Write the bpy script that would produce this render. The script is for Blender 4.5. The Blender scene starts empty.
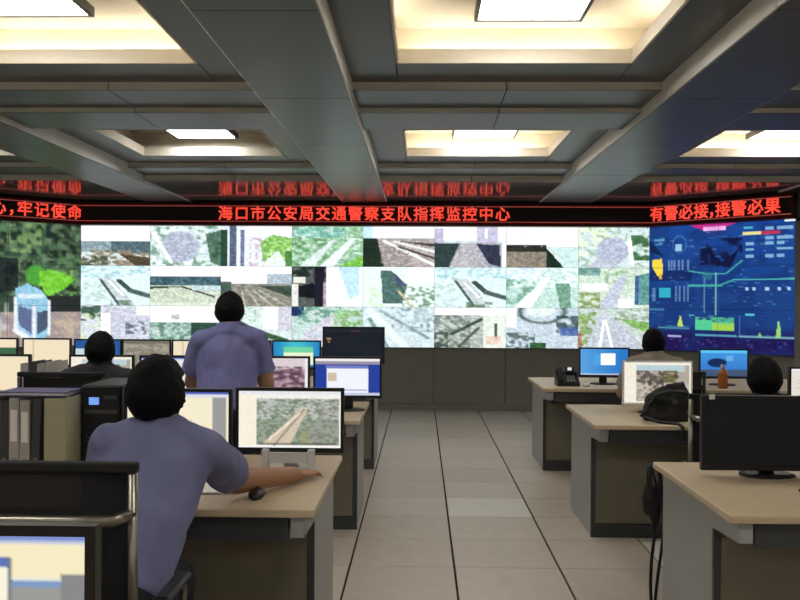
import bpy, bmesh, math, random
import numpy as np
from mathutils import Vector, Matrix, noise

random.seed(7)
np.random.seed(7)
scene = bpy.context.scene
COL = scene.collection

# ------------------------------------------------------------------ camera, world, exposure
cam_data = bpy.data.cameras.new('camera')
cam_data.sensor_width = 36.0
cam_data.lens = 40.05
cam_data.clip_start = 0.05
cam = bpy.data.objects.new('camera', cam_data)
COL.objects.link(cam)
cam.location = (0.0, 0.0, 1.527)
cam.rotation_mode = 'QUATERNION'
cam.rotation_quaternion = (Matrix.Rotation(math.radians(1.35), 3, 'Z') @ Matrix.Rotation(math.radians(90.0), 3, 'X')
                           @ Matrix.Rotation(math.radians(0.33), 3, 'Z')).to_quaternion()
scene.camera = cam

world = bpy.data.worlds.new('world')
scene.world = world
world.use_nodes = True
world.node_tree.nodes['Background'].inputs[0].default_value = (0.5, 0.55, 0.6, 1)
world.node_tree.nodes['Background'].inputs[1].default_value = 0.05

scene.view_settings.view_transform = 'Standard'
scene.view_settings.look = 'None'
scene.view_settings.exposure = 0.0
scene.view_settings.gamma = 1.0
scene.view_settings.use_curve_mapping = False

FIXTURE = 14.0      # ceiling light diffusers
COVE = 16.0         # warm tubes hidden in the coffer ledges
SCREEN = 1.08       # display brightness


# ------------------------------------------------------------------ materials
def lin(c):
    return tuple(x / 12.92 if x <= 0.04045 else ((x + 0.055) / 1.055) ** 2.4 for x in c)


def rgb(r, g, b):
    return lin((r / 255.0, g / 255.0, b / 255.0))


MATS = {}


def mat(name, color, rough=0.5, metal=0.0, spec=0.5, var=0.06, scale=30.0, bump=0.0, bscale=None, stretch=None,
        obj_random=0.0, alpha=1.0, coat=0.0):
    if name in MATS:
        return MATS[name]
    m = bpy.data.materials.new(name)
    m.use_nodes = True
    nt = m.node_tree
    b = nt.nodes['Principled BSDF']
    tc = nt.nodes.new('ShaderNodeTexCoord')
    mp = nt.nodes.new('ShaderNodeMapping')
    if stretch:
        mp.inputs['Scale'].default_value = stretch
    nt.links.new(tc.outputs['Object'], mp.inputs['Vector'])
    nz = nt.nodes.new('ShaderNodeTexNoise')
    nz.inputs['Scale'].default_value = scale
    nz.inputs['Detail'].default_value = 4.0
    nt.links.new(mp.outputs['Vector'], nz.inputs['Vector'])
    rmp = nt.nodes.new('ShaderNodeMapRange')
    rmp.inputs['From Min'].default_value = 0.3
    rmp.inputs['From Max'].default_value = 0.7
    rmp.inputs['To Min'].default_value = 1.0 - var
    rmp.inputs['To Max'].default_value = 1.0 + var
    nt.links.new(nz.outputs['Fac'], rmp.inputs['Value'])
    val = rmp.outputs['Result']
    if obj_random > 0:
        oi = nt.nodes.new('ShaderNodeObjectInfo')
        r2 = nt.nodes.new('ShaderNodeMapRange')
        r2.inputs['To Min'].default_value = 1.0 - obj_random
        r2.inputs['To Max'].default_value = 1.0 + obj_random
        nt.links.new(oi.outputs['Random'], r2.inputs['Value'])
        mu = nt.nodes.new('ShaderNodeMath')
        mu.operation = 'MULTIPLY'
        nt.links.new(val, mu.inputs[0])
        nt.links.new(r2.outputs['Result'], mu.inputs[1])
        val = mu.outputs[0]
    vm = nt.nodes.new('ShaderNodeVectorMath')
    vm.operation = 'SCALE'
    vm.inputs[0].default_value = color[:3]
    nt.links.new(val, vm.inputs['Scale'])
    nt.links.new(vm.outputs['Vector'], b.inputs['Base Color'])
    b.inputs['Roughness'].default_value = rough
    b.inputs['Metallic'].default_value = metal
    b.inputs['Specular IOR Level'].default_value = spec
    b.inputs['Coat Weight'].default_value = coat
    b.inputs['Coat Roughness'].default_value = 0.15
    if alpha < 1.0:
        b.inputs['Alpha'].default_value = alpha
    if bump > 0:
        bn = nt.nodes.new('ShaderNodeBump')
        bn.inputs['Strength'].default_value = bump
        bn.inputs['Distance'].default_value = 0.01
        n2 = nt.nodes.new('ShaderNodeTexNoise')
        n2.inputs['Scale'].default_value = bscale or scale
        nt.links.new(mp.outputs['Vector'], n2.inputs['Vector'])
        nt.links.new(n2.outputs['Fac'], bn.inputs['Height'])
        nt.links.new(bn.outputs['Normal'], b.inputs['Normal'])
    MATS[name] = m
    return m


def emit(name, color, strength):
    if name in MATS:
        return MATS[name]
    m = bpy.data.materials.new(name)
    m.use_nodes = True
    b = m.node_tree.nodes['Principled BSDF']
    b.inputs['Base Color'].default_value = (0.6, 0.6, 0.6, 1)
    b.inputs['Emission Color'].default_value = (*color[:3], 1)
    b.inputs['Emission Strength'].default_value = strength
    MATS[name] = m
    return m


def screen_material():
    m = bpy.data.materials.new('screen_image')
    m.use_nodes = True
    nt = m.node_tree
    b = nt.nodes['Principled BSDF']
    a = nt.nodes.new('ShaderNodeAttribute')
    a.attribute_name = 'picture'
    nt.links.new(a.outputs['Color'], b.inputs['Emission Color'])
    b.inputs['Base Color'].default_value = (0.01, 0.01, 0.012, 1)
    b.inputs['Roughness'].default_value = 0.35
    b.inputs['Specular IOR Level'].default_value = 0.25
    b.inputs['Emission Strength'].default_value = SCREEN
    MATS['screen_image'] = m
    return m


M_SCREEN = screen_material()
M_FLOOR = mat('floor_tile', rgb(190, 180, 167), rough=0.42, var=0.05, scale=9, obj_random=0.06)
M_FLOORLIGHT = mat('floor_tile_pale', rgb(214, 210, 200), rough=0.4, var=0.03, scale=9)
M_JOINT = mat('floor_joint', rgb(40, 34, 30), rough=0.9)
M_CEIL = mat('ceiling_metal', rgb(80, 80, 78), rough=0.36, metal=0.0, spec=0.4, var=0.03, scale=3, obj_random=0.03)
M_BEAM = mat('beam_metal', rgb(80, 81, 80), rough=0.34, metal=0.0, spec=0.4, var=0.03, scale=3, obj_random=0.03)
M_SOFFIT = mat('soffit_polished', rgb(96, 96, 93), rough=0.10, spec=0.5, var=0.03, scale=3, obj_random=0.03)
M_FACELIGHT = mat('painted_face_light', rgb(236, 234, 228), rough=0.45, var=0.03, scale=3)  # light on the upright ceiling faces, painted as a paler colour
M_VOID = mat('ceiling_void', rgb(40, 40, 40), rough=0.9)
M_COFFER = mat('coffer_paint', rgb(214, 206, 190), rough=0.7, var=0.02, scale=4)
M_WALL = mat('wall_panel', rgb(130, 129, 121), rough=0.5, var=0.04, scale=5, obj_random=0.02)
M_WALLJ = mat('wall_back_board', rgb(60, 60, 58), rough=0.8)
M_SIDEWALL = mat('side_wall_paint', rgb(150, 148, 140), rough=0.8, var=0.03, scale=3)
M_WOOD = mat('worktop_beech', rgb(202, 183, 152), rough=0.42, var=0.08, scale=6, stretch=(1.5, 14, 14))
M_DGREY = mat('desk_grey', rgb(158, 160, 158), rough=0.5, var=0.03, scale=10)
M_DDARK = mat('desk_charcoal', rgb(62, 64, 66), rough=0.5, var=0.05, scale=12)
M_DDOOR = mat('desk_door_taupe', rgb(122, 116, 100), rough=0.5, var=0.05, scale=8)
M_BLACK = mat('black_plastic', rgb(24, 24, 26), rough=0.4, var=0.1, scale=60)
M_BLACKM = mat('black_matte', rgb(20, 20, 22), rough=0.75, var=0.1, scale=80, bump=0.2, bscale=300)
M_MESH = mat('black_mesh_fabric', rgb(22, 22, 24), rough=0.7, var=0.2, scale=200, alpha=0.88)
M_CHROME = mat('chrome', rgb(150, 146, 136), rough=0.34, metal=1.0, var=0.02)
M_SILVER = mat('silver_plastic', rgb(188, 188, 184), rough=0.4, var=0.03)
M_WHITE = mat('white_plastic', rgb(225, 225, 222), rough=0.45, var=0.02)
M_BINDER = mat('binder_grey', rgb(162, 160, 156), rough=0.6, var=0.1, scale=25)
M_BINDERD = mat('binder_dark', rgb(60, 60, 66), rough=0.6, var=0.1, scale=25)
M_CREAM = mat('file_box_cream', rgb(168, 164, 140), rough=0.7, var=0.06, scale=15)
M_PURPLE = mat('folder_purple', rgb(86, 80, 128), rough=0.5, var=0.06)
M_SKIN = mat('skin', rgb(172, 128, 98), rough=0.55, var=0.05, scale=40)
M_HAIR = mat('hair_black', rgb(9, 8, 9), rough=0.75, spec=0.2, var=0.3, scale=60, bump=0.5, bscale=120, stretch=(1, 1, 0.3))
M_SHIRT = mat('shirt_blue_grey', rgb(116, 120, 158), rough=0.85, var=0.07, scale=12, bump=0.35, bscale=18)
M_SHIRT2 = mat('shirt_lavender_blue', rgb(118, 120, 172), rough=0.85, var=0.07, scale=12, bump=0.35, bscale=18)
M_SHIRTT = mat('shirt_tan_grey', rgb(160, 150, 132), rough=0.85, var=0.06, scale=12, bump=0.3, bscale=18)
M_SHIRTD = mat('shirt_dark', rgb(36, 36, 42), rough=0.85, var=0.1, scale=12, bump=0.3, bscale=18)
M_TROUSER = mat('trousers_navy', rgb(30, 32, 44), rough=0.85, var=0.1, scale=15, bump=0.3, bscale=20)
M_SHOE = mat('shoe_black', rgb(18, 18, 18), rough=0.35)
M_AMBER = mat('tea_amber', rgb(172, 104, 48), rough=0.2, var=0.1, scale=20)
M_REDFRAME = mat('banner_frame', rgb(92, 26, 30), rough=0.3, metal=0.4, var=0.05)
M_BANNER = mat('banner_face', rgb(24, 12, 16), rough=0.35, var=0.1)
E_RED = emit('led_red', (1.0, 0.035, 0.012), 1.1)
E_REDLINE = emit('led_red_line', (0.8, 0.01, 0.015), 0.25)
E_FIX = emit('light_diffuser', (1.0, 0.98, 0.95), FIXTURE)
E_COVE = emit('cove_tube_warm', (1.0, 0.91, 0.74), COVE)
M_TUBEOFF = mat('cove_tube_off', rgb(200, 200, 195), rough=0.4)
E_BLUE = emit('blue_lit_display', (0.04, 0.28, 0.9), 0.9)
E_TEAL = emit('teal_lit_keys', (0.05, 0.5, 0.35), 0.6)
E_WHITEDOT = emit('small_white_display', (0.8, 0.85, 0.9), 0.8)


# ------------------------------------------------------------------ mesh helpers
def new_bm():
    return bmesh.new()


def bx(bm, x0, x1, y0, y1, z0, z1, bevel=0.0, seg=1):
    r = bmesh.ops.create_cube(bm, size=1.0)
    vs = r['verts']
    for v in vs:
        v.co = Vector(((x0 + x1) / 2 + v.co.x * (x1 - x0), (y0 + y1) / 2 + v.co.y * (y1 - y0), (z0 + z1) / 2 + v.co.z * (z1 - z0)))
    if bevel > 0:
        es = list({e for v in vs for e in v.link_edges})
        bmesh.ops.bevel(bm, geom=es, offset=bevel, segments=seg, affect='EDGES', profile=0.5)
    return bm


def tube(bm, pts, r, n=10, close_ends=True):
    pts = [Vector(p) for p in pts]
    rings = []
    rr = r if isinstance(r, (list, tuple)) else [r] * len(pts)
    prev = None
    for i, p in enumerate(pts):
        if i == 0:
            d = pts[1] - pts[0]
        elif i == len(pts) - 1:
            d = pts[-1] - pts[-2]
        else:
            d = (pts[i + 1] - p).normalized() + (p - pts[i - 1]).normalized()
        d.normalize()
        if prev is None:
            a = Vector((0, 0, 1)) if abs(d.z) < 0.9 else Vector((1, 0, 0))
            u = d.cross(a).normalized()
        else:
            u = (prev - d * prev.dot(d)).normalized()
        prev = u
        w = d.cross(u)
        rings.append([bm.verts.new(p + (u * math.cos(2 * math.pi * k / n) + w * math.sin(2 * math.pi * k / n)) * rr[i]) for k in range(n)])
    for a, b in zip(rings[:-1], rings[1:]):
        for k in range(n):
            bm.faces.new((a[k], a[(k + 1) % n], b[(k + 1) % n], b[k]))
    if close_ends:
        bm.faces.new(list(reversed(rings[0])))
        bm.faces.new(rings[-1])
    return bm


def lathe(bm, prof, n=20, at=(0, 0, 0)):
    at = Vector(at)
    rings = []
    for r, z in prof:
        rings.append([bm.verts.new(at + Vector((r * math.cos(2 * math.pi * k / n), r * math.sin(2 * math.pi * k / n), z))) for k in range(n)])
    for a, b in zip(rings[:-1], rings[1:]):
        for k in range(n):
            bm.faces.new((a[k], a[(k + 1) % n], b[(k + 1) % n], b[k]))
    bm.faces.new(list(reversed(rings[0])))
    bm.faces.new(rings[-1])
    return bm


def loft(bm, rings, n=20):
    """rings: (center, u*rx, v*ry); closed tube with end caps"""
    rs = []
    for c, u, v in rings:
        c, u, v = Vector(c), Vector(u), Vector(v)
        rs.append([bm.verts.new(c + u * math.cos(2 * math.pi * k / n) + v * math.sin(2 * math.pi * k / n)) for k in range(n)])
    for a, b in zip(rs[:-1], rs[1:]):
        for k in range(n):
            bm.faces.new((a[k], a[(k + 1) % n], b[(k + 1) % n], b[k]))
    bm.faces.new(list(reversed(rs[0])))
    bm.faces.new(rs[-1])


def ball(bm, c, r, sub=2, scale=(1, 1, 1)):
    g = bmesh.ops.create_icosphere(bm, subdivisions=sub, radius=1.0)
    for v in g['verts']:
        v.co = Vector((c[0] + v.co.x * r * scale[0], c[1] + v.co.y * r * scale[1], c[2] + v.co.z * r * scale[2]))


def limb(bm, pts, rads, n=14):
    """chain of overlapping tapered pieces with balls at the joints"""
    pts = [Vector(p) for p in pts]
    for i, p in enumerate(pts):
        ball(bm, p, rads[i], 2)
    for i in range(len(pts) - 1):
        tube(bm, [pts[i], pts[i + 1]], [rads[i], rads[i + 1]], n)


def obj(name, bm, material, parent=None, smooth=False, loc=None):
    me = bpy.data.meshes.new(name)
    bmesh.ops.recalc_face_normals(bm, faces=bm.faces[:])
    bm.to_mesh(me)
    bm.free()
    if smooth:
        me.polygons.foreach_set('use_smooth', [True] * len(me.polygons))
    me.materials.append(material)
    return mobj(name, me, parent, loc)


def mobj(name, me, parent=None, loc=None):
    o = bpy.data.objects.new(name, me)
    COL.objects.link(o)
    if parent:
        o.parent = parent
    if loc:
        o.location = loc
    return o


def box(name, dims, material, parent=None, bevel=0.0, seg=1):
    return obj(name, bx(new_bm(), *dims, bevel=bevel, seg=seg), material, parent)


def tag(o, label=None, cat=None, group=None, kind=None):
    if label:
        o['label'] = label
    if cat:
        o['category'] = cat
    if group:
        o['group'] = group
    if kind:
        o['kind'] = kind
    return o


def empty(name, loc=(0, 0, 0), rz=0.0, label=None, cat=None, group=None, kind=None):
    o = bpy.data.objects.new(name, None)
    o.empty_display_size = 0.1
    COL.objects.link(o)
    o.location = loc
    o.rotation_euler = (0, 0, rz)
    return tag(o, label, cat, group, kind)


# ------------------------------------------------------------------ painted screen pictures (flat print on displays)
class Pic:
    def __init__(s, w, h, base=(200, 205, 205)):
        s.w, s.h = w, h
        s.a = np.zeros((h, w, 3))
        s.a[:] = np.array(base) / 255.0
        yy, xx = np.mgrid[0:h, 0:w]
        s.x = (xx + 0.5) / w
        s.y = (yy + 0.5) / h

    def put(s, m, c, k=1.0):
        m = (np.clip(m, 0, 1) * k)[..., None]
        s.a = s.a * (1 - m) + np.array(c) / 255.0 * m
        return s

    def rect(s, x0, y0, x1, y1, c, k=1.0):
        return s.put(((s.x >= x0) & (s.x < x1) & (s.y >= y0) & (s.y < y1)).astype(float), c, k)

    def poly(s, pts, c, k=1.0):
        m = np.zeros_like(s.x, bool)
        j = len(pts) - 1
        for i in range(len(pts)):
            xi, yi = pts[i]
            xj, yj = pts[j]
            cond = ((yi > s.y) != (yj > s.y)) & (s.x < (xj - xi) * (s.y - yi) / ((yj - yi) or 1e-9) + xi)
            m ^= cond
            j = i
        return s.put(m.astype(float), c, k)

    def line(s, x0, y0, x1, y1, wd, c, k=1.0):
        dx, dy = x1 - x0, y1 - y0
        L = math.hypot(dx, dy)
        t = np.clip(((s.x - x0) * dx + (s.y - y0) * dy) / (L * L), 0, 1)
        d = np.hypot(s.x - x0 - t * dx, s.y - y0 - t * dy)
        return s.put(np.clip((wd - d) / (0.4 * wd) + 0.5, 0, 1), c, k)

    def ell(s, cx, cy, rx, ry, c, k=1.0, ring=0.0):
        d = np.hypot((s.x - cx) / rx, (s.y - cy) / ry)
        m = np.clip((1 - d) * 6, 0, 1)
        if ring:
            m = m * np.clip((d - (1 - ring)) * 6, 0, 1)
        return s.put(m, c, k)

    def noise(s, x0, y0, x1, y1, c, k=0.8, f=8, th=0.5):
        g = np.random.rand(int(f * max(1, s.h / s.w) * 2) + 3, int(f * 2) + 3)
        u = s.x * (g.shape[1] - 1.001)
        v = s.y * (g.shape[0] - 1.001)
        i, j = u.astype(int), v.astype(int)
        fu, fv = u - i, v - j
        n = (g[j, i] * (1 - fu) + g[j, i + 1] * fu) * (1 - fv) + (g[j + 1, i] * (1 - fu) + g[j + 1, i + 1] * fu) * fv
        m = np.clip((n - th) * 5 + 0.3, 0, 1) * ((s.x >= x0) & (s.x < x1) & (s.y >= y0) & (s.y < y1))
        return s.put(m, c, k)

    def grain(s, amt=0.06):
        s.a = np.clip(s.a * (1 + amt * 2 * (np.random.rand(s.h, s.w, 1) - 0.5)) + amt * (np.random.rand(s.h, s.w, 3) - 0.5) * 0.6, 0, 1)
        return s


def picture_mesh(name, pic, w, h):
    """flat grid in local XZ (front towards -Y), one vertex per picture cell"""
    W, H = pic.w, pic.h
    xs = (np.arange(W) / (W - 1) - 0.5) * w
    zs = (0.5 - np.arange(H) / (H - 1)) * h
    co = np.zeros((H, W, 3))
    co[..., 0] = xs[None, :]
    co[..., 2] = zs[:, None]
    idx = np.arange(H * W).reshape(H, W)
    f = np.stack([idx[:-1, :-1], idx[1:, :-1], idx[1:, 1:], idx[:-1, 1:]], -1).reshape(-1, 4)
    me = bpy.data.meshes.new(name)
    me.from_pydata(co.reshape(-1, 3).tolist(), [], f.tolist())
    at = me.color_attributes.new('picture', 'FLOAT_COLOR', 'POINT')
    a = np.clip(pic.a, 0, 1)
    a = np.where(a <= 0.04045, a / 12.92, ((a + 0.055) / 1.055) ** 2.4)
    rgba = np.ones((H, W, 4))
    rgba[..., :3] = a
    at.data.foreach_set('color', rgba.reshape(-1))
    me.materials.append(M_SCREEN)
    return me


# ------------------------------------------------------------------ structure: floor
floor = box('floor', (-7.6, 6.2, -3.2, 12.7, -0.12, -0.012), M_JOINT)
tag(floor, 'raised floor of pale square tiles with dark joints', kind='structure')
T = 0.6
bm = bx(new_bm(), 0.0065, T - 0.0065, 0.0025, T - 0.0025, -0.012, 0.0, bevel=0.001)
tile_me = bpy.data.meshes.new('floor_tile')
bm.to_mesh(tile_me)
bm.free()
tile_me.materials.append(M_FLOOR)
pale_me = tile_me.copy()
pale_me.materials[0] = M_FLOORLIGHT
for i in range(-5, 6):
    for j in range(-7, 13):
        x, y = 0.2 + T * i, 5.1 + T * j
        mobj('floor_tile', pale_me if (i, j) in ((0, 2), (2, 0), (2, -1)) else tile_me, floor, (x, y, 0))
bm = new_bm()
for i in range(-13, 11):
    for j in range(-14, 13):
        if -5 <= i < 6 and -7 <= j < 13:
            continue
        x, y = 0.2 + T * i, 5.1 + T * j
        bx(bm, x + 0.0035, x + T - 0.0035, y + 0.0015, y + T - 0.0015, -0.012, 0)
outer = obj('floor_tile_field', bm, M_FLOOR, floor)
outer['kind'] = 'stuff'

# ------------------------------------------------------------------ structure: walls
YW = 12.42          # plane of the video wall's back board
JR, JL = 3.15, -4.76
PW = 0.989          # display panel pitch
ANG = math.radians(44)


def wall_frame(side, s):
    """point at distance s along the angled wing from its joint, and the yaw of the wing"""
    if side == 'right':
        return Vector((JR + math.cos(ANG) * s, 12.35 - math.sin(ANG) * s, 0)), -ANG
    return Vector((JL - math.cos(ANG) * s, 12.35 - math.sin(ANG) * s, 0)), ANG


wb = box('wall_back', (JL - 0.05, JR + 0.05, YW, YW + 0.12, 0, 3.4), M_WALLJ)
tag(wb, 'dark grey panelled wall under and behind the video wall', kind='structure')
n = 8
for k in range(n):
    x0 = JL + (JR - JL) / n * k
    box('wall_panel', (x0 + 0.003, x0 + (JR - JL) / n - 0.003, 12.37, YW, 0.09, 0.868), M_WALL, wb, bevel=0.002)
for k in range(n):
    x0 = JL + (JR - JL) / n * k
    box('upper_panel', (x0 + 0.003, x0 + (JR - JL) / n - 0.003, 12.39, YW, 2.56, 3.3), M_WALL, wb, bevel=0.002)
bb = box('baseboard_back', (JL, JR, 12.355, YW, 0.0, 0.088), M_WALL)
tag(bb, 'dark skirting strip under the video wall', kind='structure')


def wing(side, name, length):
    c, yaw = wall_frame(side, length / 2)
    o = box(name, (-length / 2, length / 2, 0.07, 0.19, 0, 3.4), M_WALLJ)
    o.location = c
    o.rotation_euler = (0, 0, yaw)
    tag(o, 'dark grey angled wall carrying the %s wing of the video wall' % side, kind='structure')
    m = int(round(length / PW))
    w = length / m
    for k in range(m):
        x0 = -length / 2 + w * k
        box('wall_panel', (x0 + 0.003, x0 + w - 0.003, 0.02, 0.07, 0.0, 0.868), M_WALL, o, bevel=0.002)
        box('upper_panel', (x0 + 0.003, x0 + w - 0.003, 0.04, 0.07, 2.56, 3.3), M_WALL, o, bevel=0.002)
    # end panel beyond the displays
    return o


wing('right', 'wall_right_wing', PW * 3)
wing('left', 'wall_left_wing', PW * 3)
e, _ = wall_frame('right', PW * 3)
tag(box('wall_right', (e.x - 0.02, e.x + 0.12, -3.2, e.y + 0.1, 0, 3.4), M_SIDEWALL), 'plain grey side wall on the right', kind='structure')
XR = e.x
e, _ = wall_frame('left', PW * 3)
tag(box('wall_left', (e.x - 0.12, e.x + 0.02, -3.2, e.y + 0.1, 0, 3.4), M_SIDEWALL), 'plain grey side wall on the left', kind='structure')
XL = e.x
tag(box('wall_rear', (XL - 0.1, XR + 0.1, -3.3, -3.18, 0, 3.4), M_SIDEWALL), 'plain grey wall behind the camera', kind='structure')

# trim at the right end of the displays
c, yaw = wall_frame('right', PW * 2 + 0.06)
t = box('trim_1', (-0.05, 0.05, -0.06, 0.0195, 0.0, 2.52), M_WALL, bevel=0.004)
t.location = c
t.rotation_euler = (0, 0, yaw)
tag(t, 'grey vertical trim at the right end of the video wall', kind='structure')

# ------------------------------------------------------------------ structure: ceiling
ceiling = box('ceiling', (XL - 0.1, XR + 0.1, -3.3, 12.6, 3.36, 3.46), M_VOID)
tag(ceiling, 'grey metal coffered ceiling with deep beams', kind='structure')
ZB, Z2, ZS1, ZS2, ZS3 = 2.862, 3.003, 2.949, 2.912, 2.880
BEAMS = [(-6.52, -5.90), (-3.80, -3.20), (-1.08, -0.48), (1.62, 2.31), (4.37, 4.98)]
COLS = [(-5.90, -3.80), (-3.20, -1.08), (-0.48, 1.62), (2.31, 4.37)]
PITCH = 3.57
TOPZ = 3.36


def cpanel(x0, x1, y0, y1, z, z1=None, m=None, nx=1, name='ceiling_panel'):
    g = 0.003
    w = (x1 - x0) / nx
    for k in range(nx):
        box(name, (x0 + w * k + g, x0 + w * (k + 1) - g, y0 + g, y1 - g, z, z1 if z1 else z + 0.03), m or M_CEIL, ceiling, bevel=0.002)


for bi, (b0, b1) in enumerate(BEAMS):
    y = -3.18
    ys = [-3.18, -1.3, 0.5, 2.3, 4.1, 5.9, 7.7, 9.5, 11.0 if bi in (0, 4) else 12.36]
    for y0, y1 in zip(ys[:-1], ys[1:]):
        if y1 > 11.2 and bi in (0, 4):
            continue
        cpanel(b0, b1, y0, y1, ZB, Z2 + 0.03, M_BEAM, 1, 'beam_panel')
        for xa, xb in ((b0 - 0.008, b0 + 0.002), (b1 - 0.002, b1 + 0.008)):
            box('beam_face_light', (xa, xb, y0 + 0.003, y1 - 0.003, ZB + 0.006, Z2 + 0.001), M_FACELIGHT, ceiling)  # thin added strips, pale to paint in light on the beam sides

for ci, (c0, c1) in enumerate(COLS):
    xc = (c0 + c1) / 2
    hw = 0.735
    for k in range(-2, 2):
        yn, yf = 4.13 + PITCH * k, 5.55 + PITCH * k
        if k == 1:
            yn = 7.72
        # flat frame round the opening
        nearflat = 3.64 + PITCH * k
        cpanel(c0, xc - hw, nearflat, yf + 0.48, Z2)
        cpanel(xc + hw, c1, nearflat, yf + 0.48, Z2)
        cpanel(xc - hw, xc + hw, nearflat, yn, Z2)
        cpanel(xc - hw, xc + hw, yf, yf + 0.48, Z2)
        # stepped cross beam after the opening
        s1, s2, s3 = yf + 0.48, yf + 1.04, yf + 1.66
        cpanel(c0, c1, s1, s2, ZS1, Z2 + 0.03, None, 2)
        if k < 1:
            cpanel(c0, c1, s2, s3, ZS2, Z2 + 0.03, None, 2)
        else:
            cpanel(c0, c1, s2, s2 + 1.1, ZS3, Z2 + 0.03, M_SOFFIT, 2)
            if ci in (1, 2):
                cpanel(c0, c1, s2 + 1.1, 12.36, ZS3, Z2 + 0.03, M_SOFFIT, 2)
            elif ci == 3:
                cpanel(c0, 3.15, s2 + 1.1, 12.36, ZS3, Z2 + 0.03, M_SOFFIT, 1)
                cpanel(3.15, c1, s2 + 1.1, 12.3, ZS3, Z2 + 0.03, M_SOFFIT, 1)
            else:
                cpanel(c0, c1, s2 + 1.1, 12.3, ZS3, Z2 + 0.03, M_SOFFIT, 2)
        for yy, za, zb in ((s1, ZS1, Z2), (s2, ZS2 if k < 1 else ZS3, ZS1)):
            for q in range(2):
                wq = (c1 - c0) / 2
                box('step_face_light', (c0 + wq * q + 0.004, c0 + wq * (q + 1) - 0.004, yy - 0.008, yy + 0.002, za + 0.004, zb), M_FACELIGHT, ceiling)  # added strips whose pale colour stands for light on the step faces
        # coffer: lip, ledge, wall, top
        zl, zt, o_ = 3.09, 3.266, 0.15
        bm = new_bm()
        x0, x1 = xc - hw, xc + hw
        for (a, b_, c_, d) in ((x0, x0 + 0.015, yn, yf), (x1 - 0.015, x1, yn, yf), (x0 + 0.015, x1 - 0.015, yn, yn + 0.015), (x0 + 0.015, x1 - 0.015, yf - 0.015, yf)):
            bx(bm, a, b_, c_, d, Z2 - 0.002, zl)
        obj('coffer_lip', bm, M_COFFER, ceiling)
        bm = new_bm()
        for (a, b_, c_, d) in ((x0 - o_, x0 - 0.021, yn - o_, yf + o_), (x1 + 0.021, x1 + o_, yn - o_, yf + o_),
                               (x0 - 0.021, x1 + 0.021, yn - o_, yn - 0.021), (x0 - 0.021, x1 + 0.021, yf + 0.021, yf + o_)):
            bx(bm, a, b_, c_, d, Z2 + 0.036, Z2 + 0.05)
        obj('coffer_ledge', bm, M_COFFER, ceiling)
        bm = new_bm()
        for (a, b_, c_, d) in ((x0 - o_ - 0.02, x0 - o_, yn - o_, yf + o_), (x1 + o_, x1 + o_ + 0.02, yn - o_, yf + o_),
                               (x0 - o_, x1 + o_, yn - o_ - 0.02, yn - o_), (x0 - o_, x1 + o_, yf + o_, yf + o_ + 0.02)):
            bx(bm, a, b_, c_, d, Z2 + 0.036, zt + 0.02)
        obj('coffer_wall', bm, M_COFFER, ceiling)
        box('coffer_top', (x0 - o_, x1 + o_, yn - o_, yf + o_, zt, zt + 0.02), M_COFFER, ceiling)
        # cove tubes: four per coffer, one thing each coffer
        lit = not (k == 1 and ci in (0, 1))
        place = {(0, 0): 'front left outer', (1, 0): 'front left', (2, 0): 'front centre', (3, 0): 'front right',
                 (0, 1): 'rear left outer', (1, 1): 'rear left', (2, 1): 'rear centre', (3, 1): 'rear right'}.get((ci, k))
        vis = k >= 0
        where = ['leftmost', 'second from the left', 'second from the right', 'rightmost'][ci] + (' directly overhead' if k == -1 else ' behind the viewer')
        cl = empty('cove_light', (xc, (yn + yf) / 2, Z2 + 0.05))
        tag(cl, ('warm tube light hidden in the ledge of the %s ceiling coffer' % place) if vis else
            'warm tube light in the ceiling coffer ' + where, 'light', 'cove tubes in the ceiling coffers')
        em = E_COVE if lit else M_TUBEOFF
        dy = (yf - yn) / 2
        for (a, b_, c_, d) in ((-hw + 0.1, hw - 0.1, dy + 0.06, dy + 0.09), (-hw + 0.1, hw - 0.1, -dy - 0.09, -dy - 0.06),
                               (-hw - 0.09, -hw - 0.06, -dy + 0.1, dy - 0.1), (hw + 0.06, hw + 0.09, -dy + 0.1, dy - 0.1)):
            box('tube', (a, b_, c_, d, 0.0, 0.028), em, cl, bevel=0.004)
        # hung panel light
        fx = xc + (0.05 if ci == 2 else (-0.17 if ci == 1 and k == 0 else 0.0))
        wx = 0.295 if ci != 1 or k else 0.37
        if ci == 1 and k == 1:
            fx = xc - 0.06
        if ci == 3 and k == 1:
            fx = xc + 0.25
        fy1 = yf - ((0.41 if ci == 1 else 0.31) if k < 1 else 0.05)
        fy0 = fy1 - 0.62
        zf = 3.177
        fl = empty('ceiling_light', (fx, (fy0 + fy1) / 2, zf))
        tag(fl, ('square white panel light hung in the %s ceiling coffer' % place) if vis else
            'square white panel light in the ceiling coffer ' + where, 'light', 'panel lights in the ceiling coffers')
        dy = (fy1 - fy0) / 2
        box('diffuser', (-wx, wx, -dy, dy, 0.0, 0.012), E_FIX, fl)
        bm = new_bm()
        for (a, b_, c_, d) in ((-wx - 0.022, -wx, -dy - 0.02, dy + 0.02), (wx, wx + 0.022, -dy - 0.02, dy + 0.02), (-wx, wx, -dy - 0.02, -dy), (-wx, wx, dy, dy + 0.02)):
            bx(bm, a, b_, c_, d, -0.008, 0.05)
        bx(bm, -wx, wx, -dy, dy, 0.03, 0.05)
        obj('frame', bm, M_DDARK, fl)
        for sx in (-1, 1):
            obj('hanger', tube(new_bm(), [(sx * (wx - 0.06), 0, 0.05), (sx * (wx - 0.06), 0, zt - zf)], 0.008, 8), M_DDARK, fl)

# ------------------------------------------------------------------ video wall pictures
def P(base, w=72, h=41):
    return Pic(w, h, base)


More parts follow.
